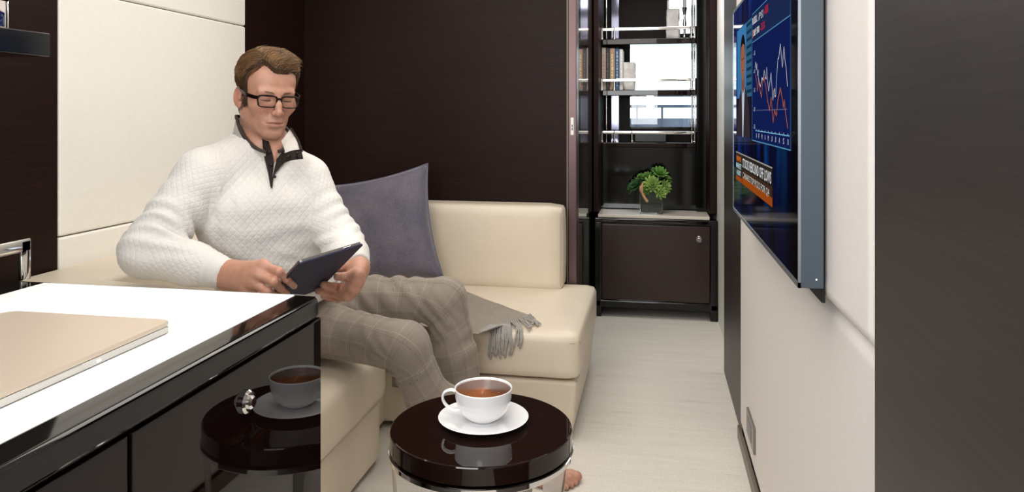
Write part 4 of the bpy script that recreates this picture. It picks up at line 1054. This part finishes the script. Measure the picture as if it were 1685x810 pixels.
# --- spectacles
gl = thing('eyeglasses', hw((0, .11, 0)), 'dark tortoiseshell rectangular glasses worn by the seated man', 'glasses')
GF = V(*hw((0, .1115, -.004)))
for m in (-1, 1):
    b = B(); cx = m*.0335; W_, Hh = .0265, .0165; pts = []
    for i in range(48):
        a = 2*PI*i/48; ca_, sa_ = math.cos(a), math.sin(a); e = .42
        x = math.copysign(abs(ca_)**e, ca_)*W_; z = math.copysign(abs(sa_)**e, sa_)*Hh
        if z < 0: x *= .93
        pts.append((cx+x, z))
    wrap = lambda x: .1085-.30*abs(x)**1.0*abs(x)*6
    P3 = [hw((x, wrap(x), z-.006)) for x, z in pts]
    nF = Fd; rings = []
    b = B(); n = len(P3); rr = []
    C0 = hw((cx, wrap(cx), -.006))
    for i, p in enumerate(P3):
        o_ = (p-C0).normalized(); th = .0016+(.0009 if pts[i][1] > .010 else 0)
        rr.append([b.verts.new(p+o_*a*th+nF*c*.0022) for a, c in ((-1, -1), (1, -1), (1, 1), (-1, 1))])
    for i in range(n):
        r0, r1 = rr[i], rr[(i+1) % n]
        for j in range(4): b.faces.new((r0[j], r0[(j+1) % 4], r1[(j+1) % 4], r1[j]))
    bmesh.ops.bevel(b, geom=[e for e in b.edges if len(e.link_faces) == 2 and e.calc_face_angle(0) > 1], offset=.0006, segments=2, affect='EDGES')
    obj('rim', b, M['tortoise'], gl, 'all')
    b = B(); vs = [b.verts.new(p) for p in P3]; b.faces.new(vs); obj('lens', b, M['lens'], gl)
    xo = m*.0625
    pts_ = [hw((m*.0605, wrap(.0605)+.001, .003)), hw((m*.0685, .083, .003)), hw((m*.0785, .062, .005)), hw((m*.0815, .02, .010)), hw((m*.0820, -.006, .016)), hw((m*.080, -.034, .002))]
    b = B(); pts_ = smoothpath(pts_, 4); p_, T_, N_ = frames(pts_); prev = None
    for k, (p, t_) in enumerate(zip(p_, T_)):
        s_ = t_.cross(Up).normalized(); u_ = s_.cross(t_); hh = .0048 if k < 12 else .0032
        ring = [b.verts.new(p+s_*a*.0014+u_*c*hh) for a, c in ((-1, -1), (1, -1), (1, 1), (-1, 1))]
        if prev:
            for j in range(4): b.faces.new((prev[j], prev[(j+1) % 4], ring[(j+1) % 4], ring[j]))
        else: b.faces.new(ring)
        prev = ring
    b.faces.new(prev); obj('temple', b, M['tortoise'], gl, 30)
obj('bridge', flatbar(B(), smoothpath([hw((-.0085, .1085, .001)), hw((0, .1095, .0035)), hw((.0085, .1085, .001))], 4), .0035, .0045, Up), M['tortoise'], gl, 30)
# ------------------------------------------------------------------ sweater
vcut = Shape()
for (p0_, r0_, w0_), (p1_, r1_, w1_) in zip(VC, VC[1:]): vcut.cap(p0_, p1_, w0_*.95, w1_*.95, .004)
hd_ = Shape(); hd_.cap(NK0+Fs*.016-V(0, 0, .015), NK0+V(0, 0, .12)+Fs*.03, .073, .086)
def segs(Pn, segl):
    best = np.full(len(Pn), 1e9, F32); who = np.zeros(len(Pn), int); tt = np.zeros(len(Pn), F32)
    for i, (a, b, r) in enumerate(segl):
        a, b = A3(a), A3(b); d = b-a; h = np.clip((Pn-a)@d/(d@d), 0, 1); e = np.linalg.norm(Pn-a-h[:, None]*d, axis=1)-r
        m_ = e < best; best = np.where(m_, e, best); who = np.where(m_, i, who); tt = np.where(m_, h*np.linalg.norm(d), tt)
    return who, tt
swseg = [(SR.lerp(ER, .15), ER, .07), (ER, WR, .06), (SL.lerp(EL, .15), EL, .066), (EL, WL, .055), (PE, CH, .16), (CH, NK0, .12)]
def swfn(Pn):
    d = sw.ev(Pn); n_ = hd_.ev(Pn)
    d = np.maximum(np.maximum(d, -n_), -vcut.ev(Pn))                    # neck opening
    cut = (Pn-A3(WR))@A3((WR-ER).normalized()); near = np.linalg.norm(Pn-A3(WR), axis=1) < .09
    d = np.where(near, np.maximum(d, cut+.006), d)
    cut = (Pn-A3(WL))@A3((WL-EL).normalized()); near = np.linalg.norm(Pn-A3(WL), axis=1) < .09
    d = np.where(near, np.maximum(d, cut+.014), d)
    d = np.maximum(d, .60-Pn[:, 2])
    return d
vs, qs = nets(swfn, (-1.42, 1.52, .50), (-.60, 2.48, 1.16), .0048)
vs = relax(vs, qs, 2, .5); ns = normals(vs, qs); who, tt = segs(vs, swseg)
# cloth folds
def fold(c, dirv, wl, ext, amp, seed=0):
    """parallel creases around centre c, running across dirv"""
    c, d = A3(c), A3(V(*dirv).normalized()); q = vs-c; r = np.linalg.norm(q, axis=1)
    w_ = np.exp(-(r/ext)**2)
    wob = .35*np.sin(q@A3((31, 17, 23))+seed)+.25*np.sin(q@A3((-19, 41, 13))+2*seed)
    s_ = np.sin(2*PI*(q@d)/wl+wob*2+seed); s_ = np.sign(s_)*np.abs(s_)**.8
    return amp*w_*s_
disp = np.zeros(len(vs))
arms = np.isin(who, (0, 1, 2, 3))
armR = (ER-SR).normalized(); armL = (EL-SL).normalized(); faR = (WR-ER).normalized(); faL = (WL-EL).normalized()
disp += fold(ER+V(.045, -.01, .03), armR+V(.3, 0, .4), .034, .075, .0075, 1)*arms
disp += fold(ER.lerp(WR, .8), faR, .018, .05, .0022, 2)*arms
disp += fold(SR.lerp(ER, .55), armR+V(.4, 0, 0), .05, .09, .0035, 3)*arms
disp += fold(EL, armL+V(0, 0, -.3), .032, .07, .0045, 4)*arms
disp += fold(SL.lerp(EL, .6), armL, .045, .08, .003, 5)*arms
tor = ~arms
disp += fold(BE+Lh*.12+V(.05, 0, .03), V(.3, .1, 1), .038, .10, .008, 6)*tor
disp += fold(BE-Lh*.10+Fh*.05+V(0, 0, -.02), V(.5, 0, 1), .042, .10, .007, 7)*tor
disp += fold(BE+V(.05, -.02, -.10), V(-.2, .1, 1), .05, .12, .009, 8)*tor
disp += fold(SR+V(.05, .0, -.09), Ls+V(0, 0, .25), .04, .07, .005, 9)
disp += fold(SL+V(-.03, -.03, -.10), Ls+V(0, 0, -.3), .04, .06, .004, 10)
disp += fold(CH+Fs*.1, V(.3, -.3, 1), .07, .16, .0022, 11)*tor
low = np.array([noise.noise(Vector(p)*11) for p in vs]); disp += .0035*low
disp -= .006*np.exp(-((who == 1)*np.abs(tt-(.93*(WR-ER).length-.030))+(who != 1)*9)/.003)*0
# quilted diamonds: real relief, stitched valleys
uvw = np.zeros((len(vs), 2))
for i, (a, b, r) in enumerate(swseg):
    m_ = who == i; a, b = Vector(a), Vector(b); d = (b-a).normalized(); e1 = (Fs-d*Fs.dot(d)).normalized(); e2 = d.cross(e1)
    q_ = vs[m_]-A3(a)
    if i < 4: uvw[m_, 0] = np.arctan2(q_@A3(e2), q_@A3(e1))*r*.9; uvw[m_, 1] = q_@A3(d)
    else:
        q_ = vs[m_]-A3(PE); uvw[m_, 0] = q_@A3(Ls)*.8+np.sign(q_@A3(Ls))*0+(q_@A3(Fs))*.25; uvw[m_, 1] = q_[:, 2]*.95
cuff = ((who == 1)*(tt > (WR-ER).length-.055)) | ((who == 3)*(tt > (WL-EL).length-.05))
vs2 = vs+ns*disp[:, None]
me = mesh('sweater', vs2, qs)
uvl = me.uv_layers.new(name='UVMap'); uvl.data.foreach_set('uv', uvw[qs.ravel()].astype(F32).ravel())
ca = me.color_attributes.new('cuff', 'FLOAT_COLOR', 'POINT'); cf = np.where(cuff, 1., 0.)
ca.data.foreach_set('color', np.stack([cf, cf, cf, np.ones_like(cf)], 1).astype(F32).ravel())
q = NT('white quilted jersey'); uv = q.n('ShaderNodeTexCoord').outputs['UV']; sp = q.n('ShaderNodeSeparateXYZ'); q.l(uv, sp.inputs[0])
K = 1/.0165
def tri(x): 
    f = q.math('FRACT', x); return q.math('ABSOLUTE', q.math('SUBTRACT', f, .5))       # .5 at the stitch line
a_ = tri(q.math('MULTIPLY', q.math('ADD', sp.outputs[0], q.math('MULTIPLY', sp.outputs[1], .8)), K))
b_ = tri(q.math('MULTIPLY', q.math('SUBTRACT', sp.outputs[0], q.math('MULTIPLY', sp.outputs[1], .8)), K))
m_ = q.math('MAXIMUM', a_, b_); hgt = q.math('SUBTRACT', 1.0, q.math('POWER', q.math('MULTIPLY', m_, 2), 3))
vc_ = q.n('ShaderNodeVertexColor', layer_name='cuff'); inv = q.math('SUBTRACT', 1, vc_.outputs[0])
rib = q.math('SINE', q.math('MULTIPLY', sp.outputs[0], 2200))
hgt = q.math('ADD', q.math('MULTIPLY', hgt, inv), q.math('MULTIPLY', q.math('MULTIPLY', rib, .12), vc_.outputs[0]))
v = q.coord(); fine = q.noise(v, 700, 2); hgt = q.math('ADD', hgt, q.math('MULTIPLY', fine, .25))
q.b.inputs['Base Color'].default_value = srgb(222, 219, 214); q.b.inputs['Roughness'].default_value = .85; q.b.inputs['Sheen Weight'].default_value = .25
q.bump(hgt, .30, .0035); SWM = q.m
swo = obj('sweater', me, SWM, person, 'all')
WHT = P('white jersey facing', srgb(238, 234, 227), .85, bump=(500, .2, .001)); BRN = P('dark brown facing', srgb(56, 46, 41), .8)
# collar: stand rising round the neck, open in front
NC = NK0+Fs*.014+V(0, 0, .0)
def colpt(ph, rad_s, rad_f, z): return NC+Ls*(math.cos(ph)*rad_s)+Fs*(math.sin(ph)*rad_f)+V(0, 0, z)
b = B(); bi = B(); be = []
NPH = 60; g = []; gi = []
for i in range(NPH+1):
    ph = math.radians(102+ (360-24)*i/NPH); fr_ = max(0, math.sin(ph))           # 1 in front
    ztop = .070-.062*fr_**1.2+.022*max(0, -math.sin(ph))+.030*max(0, -math.cos(ph))*(1-fr_); zb = -.035-.012*fr_**2
    row = []; rin = []
    for j in range(7):
        t = j/6; z = zb+(ztop-zb)*t; fl_ = .010*(t**2)*fr_
        rs, rf = .092-.023*t+fl_, .096-.014*t-.024*fr_*(1-t)+fl_
        row.append(b.verts.new(colpt(ph, rs, rf, z)))
    g.append(row); be.append(colpt(ph, .0695+.010*fr_, .0815+.010*fr_, ztop))
for i in range(NPH):
    for j in range(6): b.faces.new((g[i][j], g[i+1][j], g[i+1][j+1], g[i][j+1]))
bmesh.ops.solidify(b, geom=b.faces[:], thickness=.005)
obj('collar', b, WHT, swo, 'all')
def ribbon(bm, pts, w, th, nrm):
    pr = None
    p_, T_, N_ = frames(pts)
    for p, t_ in zip(p_, T_):
        n_ = nrm(p); s_ = t_.cross(n_).normalized(); r_ = [bm.verts.new(p+s_*a*w/2+n_*c*th/2) for a, c in ((-1, -1), (1, -1), (1, 1), (-1, 1))]
        if pr:
            for j in range(4): bm.faces.new((pr[j], pr[(j+1) % 4], r_[(j+1) % 4], r_[j]))
        else: bm.faces.new(r_)
        pr = r_
    bm.faces.new(pr); return bm
radial = lambda p: (V(p.x, p.y, 0)-V(NC.x, NC.y, 0)).normalized()
b = B(); ribbon(b, [p+V(0, 0, -.0025) for p in be], .0085, .0068, radial); obj('collar_trim', b, BRN, swo, 'all')
# front placket, following the chest: points traced against the sweater's own surface
def surf(px, py, lift=.003):
    r = ray(px, py).normalized(); o = V(0, 0, H); t = 1.5
    for _ in range(60):
        d = float(swf2(np.array([list(o+r*t)], F32))[0])
        if d < .0005 or t > 3: break
        t += d*.8
    return o+r*(t-lift)
def swf2(Pn): return sw.ev(Pn)
def sheet(name, outline_l, outline_r, mat, lift, th=.004, n=14, m=5, bow=0):
    b = B(); g = []
    Lp = smoothpath([V(*(tuple(q)+(0,))[:3]) for q in outline_l], 6); Rp = smoothpath([V(*(tuple(q)+(0,))[:3]) for q in outline_r], 6)
    for i in range(n+1):
        a = Lp[round(i/n*(len(Lp)-1))]; c = Rp[round(i/n*(len(Rp)-1))]; row = []
        for j in range(m+1):
            p = a.lerp(c, j/m); s_ = surf(p.x, p.y, lift+bow*math.sin(PI*j/m)) if p.z < 1 else at(p.x, p.y, p.z-bow*math.sin(PI*j/m)); row.append(b.verts.new(s_))
        g.append(row)
    for i in range(n):
        for j in range(m): b.faces.new((g[i][j], g[i+1][j], g[i+1][j+1], g[i][j+1]))
    bmesh.ops.solidify(b, geom=b.faces[:], thickness=-th)
    return obj(name, b, mat, swo, 'all')
sheet('placket', [(431, 226), (434, 255), (441, 285), (445, 308)], [(442, 232), (450, 262), (449, 284), (447, 308)], BRN, .006)
sheet('placket', [(455, 262), (451, 280), (447, 300), (446, 310)], [(470, 243), (462, 266), (451, 290), (448, 310)], BRN, .008)
sheet('chest_skin', [(443, 228), (449, 250), (451, 268)], [(463, 228), (458, 252), (452, 270)], SK, .004) if False else None
sheet('lapel', [(463, 232, 2.035), (468, 246, 2.00), (470, 257, 1.985)], [(478, 212, 2.10), (491, 232, 2.05), (498, 258, 2.00)], WHT, 0, .004, bow=.012)
sheet('lapel_facing', [(467, 250), (458, 262), (451, 281)], [(478, 262), (466, 270), (453, 285)], BRN, .013) 
sheet('lapel_facing', [(464, 254, 1.985), (480, 248, 1.975), (496, 246, 2.00)], [(463, 270, 1.98), (480, 264, 1.97), (499, 262, 1.985)], BRN, 0, .003)
sheet('lapel_facing', [(476, 211, 2.095), (488, 231, 2.045), (494, 250, 2.00)], [(480, 210, 2.095), (492, 230, 2.045), (499, 250, 2.00)], BRN, 0, .003)
for (px_, py_) in ((443, 250), (446, 271), (475, 257), (489, 252), (452, 291)):
    c = surf(px_, py_, .0125) if px_ < 470 else at(px_, py_, 1.965); n_ = (V(0, 0, H)-c).normalized()
    b = lathe(B(), [(.0001, .0022), (.0032, .0018), (.0042, 0)], (0, 0, 0), 16); bmesh.ops.transform(b, matrix=Matrix.Translation(c) @ n_.to_track_quat('Z', 'Y').to_matrix().to_4x4(), verts=b.verts)
    obj('snap_button', b, P('dark snap', srgb(40, 34, 32), .3, .5), swo, 'all')
# ------------------------------------------------------------------ trousers
tr = Shape(); KRm, KLm = KR, KL
tr.cap(PE+V(.02, 0, -.02)-Lh*.07, HR+V(.02, 0, 0), .105, .098, .05); tr.cap(PE+V(.02, 0, -.02)+Lh*.07, HL+V(.02, 0, 0), .105, .098, .05)
tr.cap(HR, HL, .095, .095, .05)
tr.cap(HR, KR, .084, .066, .035); tr.cap(HL, KL, .100, .068, .035)
HEMR = MR.lerp(AR, .86); HEML = KL.lerp(AL, .93)
tr.cap(KR, MR, .064, .062, .022); tr.cap(MR, AR, .062, .056, .02)
tr.cap(KL, KL.lerp(AL, .45), .067, .071, .022); tr.cap(KL.lerp(AL, .45), AL, .071, .062, .02)
def trfn(Pn):
    d = tr.ev(Pn)
    for hem, k in ((HEMR, MR), (HEML, KL)):
        cut = (Pn-A3(hem))@A3((hem-k).normalized()); d = np.where(np.linalg.norm(Pn-A3(hem), axis=1) < .14, np.maximum(d, cut), d)
    d = np.maximum(d, .389-Pn[:, 2]-10*np.clip(-.862-Pn[:, 0], -1, 0)*-1*0+np.where(Pn[:, 0] > -.875, -1., 0))
    return d
vs, qs = nets(trfn, (-1.32, 1.90, .05), (-.38, 2.66, .72), .0052)
vs = relax(vs, qs, 2, .5); ns = normals(vs, qs)
trseg = [(HR, KR, .08), (KR, MR, .06), (HL, KL, .082), (KL, AL, .068), (MR, AR, .058)]
who, tt = segs(vs, trseg); disp = np.zeros(len(vs))
tR = (KR-HR).normalized(); tL = (KL-HL).normalized(); cR = (MR-KR).normalized(); cL = (AL-KL).normalized()
kin = lambda a, b, c: (a+c-2*b).normalized()
disp += fold(KR+kin(HR, KR, MR)*.05, tR*.6+cR*-.6+V(0, 0, .1), .03, .06, .008, 1)
disp += fold(KR+cR*.07-tR*.04, cR+tR*.3, .035, .06, .0055, 2)
disp += fold(KL+kin(HL, KL, AL)*.055, tL*.7-cL*.5, .032, .065, .009, 3)
disp += fold(KL.lerp(HL, .45)+V(0, 0, .05), tL+V(0, 0, .9), .055, .10, .006, 4)
disp += fold(KR.lerp(HR, .5)+V(0, -.02, .05), tR+V(0, -.3, .6), .06, .09, .004, 5)
disp += fold(HR+V(.03, -.02, .06), V(.8, .2, .6), .04, .09, .006, 6)+fold(HL+V(.05, -.03, .07), V(.8, .2, .8), .05, .10, .008, 7)
disp += fold(KL.lerp(AL, .35), cL+tL*.5, .06, .09, .004, 8)
disp += .004*np.array([noise.noise(Vector(p)*9) for p in vs])
uvw = np.zeros((len(vs), 2))
base = [0, (KR-HR).length, 0, (KL-HL).length, (KR-HR).length+(MR-KR).length]
def rounded(P_):
    P_ = [Vector(p) for p in P_]
    for _ in range(3):
        Q_ = [P_[0]]
        for a, b in zip(P_, P_[1:]): Q_ += [a.lerp(b, .25), a.lerp(b, .75)]
        P_ = Q_+[P_[-1]]
    out = []
    for a, b in zip(P_, P_[1:]): out += [a.lerp(b, k/6) for k in range(6)]
    return out+[P_[-1]]
for legi, (P_, r) in enumerate((([HR, KR, MR, AR], .072), ([HL, KL, AL], .076))):
    m_ = np.isin(who, (0, 1, 4)) if legi == 0 else np.isin(who, (2, 3)); path = rounded(P_)
    p_, T_, _n = frames(path); e1s = []; n_ = V(.55, -.1, .8); ln_ = [0]
    for k, t_ in enumerate(T_):
        n_ = (n_-t_*n_.dot(t_)).normalized(); e1s.append(n_)
        if k: ln_.append(ln_[-1]+(p_[k]-p_[k-1]).length)
    Pp = np.array([list(p) for p in p_]); Tt = np.array([list(t) for t in T_]); E1 = np.array([list(e) for e in e1s]); E2 = np.cross(Tt, E1); ln_ = np.array(ln_)
    X_ = vs[m_]; D2 = ((X_[:, None, :]-Pp[None])**2).sum(2); kk = D2.argmin(1)
    q_ = X_-Pp[kk]; an = np.arctan2((q_*E2[kk]).sum(1), (q_*E1[kk]).sum(1))
    uvw[m_, 0] = an*r*1.02; uvw[m_, 1] = ln_[kk]+(q_*Tt[kk]).sum(1); disp[m_] += .0035*np.exp(-(an/.10)**2)
vs = vs+ns*disp[:, None]
me = mesh('trousers', vs, qs); uvl = me.uv_layers.new(name='UVMap')
q_ = uvw[qs]; 
spread = q_[:, :, 0].max(1)-q_[:, :, 0].min(1); bad = spread > .15                       # unwrap the angle at the back seam
q_[bad, :, 0] = np.where(q_[bad, :, 0] < 0, q_[bad, :, 0]+2*PI*1.02*np.where(np.isin(who, (0, 1, 4)), .072, .076)[qs][bad], q_[bad, :, 0])
uvl.data.foreach_set('uv', q_.astype(F32).ravel())
q = NT('glen check wool'); uv = q.n('ShaderNodeTexCoord').outputs['UV']; sp = q.n('ShaderNodeSeparateXYZ'); q.l(uv, sp.inputs[0])
v = q.coord(); wob = q.math('MULTIPLY', q.math('SUBTRACT', q.noise(v, 5, 2), .5), .012)
U = q.math('ADD', sp.outputs[0], wob); W_ = q.math('ADD', sp.outputs[1], wob)
def lines(x, per, off, wd):                                           # thin line mask
    f = q.math('FRACT', q.math('ADD', q.math('DIVIDE', x, per), off)); return q.math('LESS_THAN', f, wd)
def band(x, per, wd): return q.math('LESS_THAN', q.math('FRACT', q.math('DIVIDE', x, per)), wd)
PU = .054; PV = .062
fu = lines(U, .0034, 0, .5); fv = lines(W_, .0034, 0, .5)
bu = band(U, PU, .36); bv = band(W_, PV, .36)
inter = q.math('MULTIPLY', bu, bv); anyb = q.math('MAXIMUM', bu, bv)
pat = q.math('ADD', q.math('MULTIPLY', bu, fu), q.math('MULTIPLY', bv, fv))
pat = q.math('MULTIPLY', pat, .5)
fin = q.math('MULTIPLY', q.math('ADD', lines(U, .0017, 0, .5), lines(W_, .0017, 0, .5)), .18)
wl_ = q.math('MAXIMUM', lines(U, PU, .82, .022), lines(W_, PV, .82, .020)); wl2 = q.math('MAXIMUM', lines(U, PU, .02, .016), lines(W_, PV, .02, .014))
fac = q.math('SUBTRACT', q.math('ADD', .60, q.math('MULTIPLY', wl2, .25)), q.math('ADD', q.math('MULTIPLY', pat, .08), fin))
fac = q.math('SUBTRACT', fac, q.math('MULTIPLY', wl_, .15)); fac = q.math('ADD', fac, q.math('MULTIPLY', q.math('SUBTRACT', q.noise(v, 500, 2), .5), .25))
q.col(q.ramp(fac, [(0, srgb(84, 74, 66)), (.45, srgb(142, 131, 119)), (1, srgb(216, 206, 192))]))
q.b.inputs['Roughness'].default_value = .9; q.b.inputs['Sheen Weight'].default_value = .15; q.bump(q.noise(v, 600, 2), .2, .001)
tro = obj('trousers', me, q.m, person, 'all')
# ------------------------------------------------------------------ tablet
tbt = thing('tablet', tab(.085, .12), 'dark blue backed tablet held in both hands by the seated man', 'tablet')
def tslab(a0, a1, b0, b1, d0, d1, r=.009):
    b = B(); pts = []
    for cx, cy, s0 in ((a1-r, b1-r, 0), (a0+r, b1-r, 90), (a0+r, b0+r, 180), (a1-r, b0+r, 270)):
        for k in range(6): an = math.radians(s0+18*k); pts.append((cx+r*math.cos(an), cy+r*math.sin(an)))
    return prism(b, pts, lambda x, y: tab(x, y, d0), lambda x, y: tab(x, y, d1))
obj('folio_cover', tslab(0, .172, 0, .285, .0, -.0032), M['tablet_back'], tbt, 30)
obj('frame', tslab(.002, .170, .002, .283, -.0034, -.0095), M['tablet_edge'], tbt, 30)
obj('screen', tslab(.006, .166, .006, .279, -.0093, -.0100), M['screen_off'], tbt, 30)
b = B(); p0, p1 = tab(.035, .0012, -.0055), tab(.055, .0012, -.0055); tube(b, [p0, p1], .0012, 6); obj('side_button', b, M['chrome'], tbt)
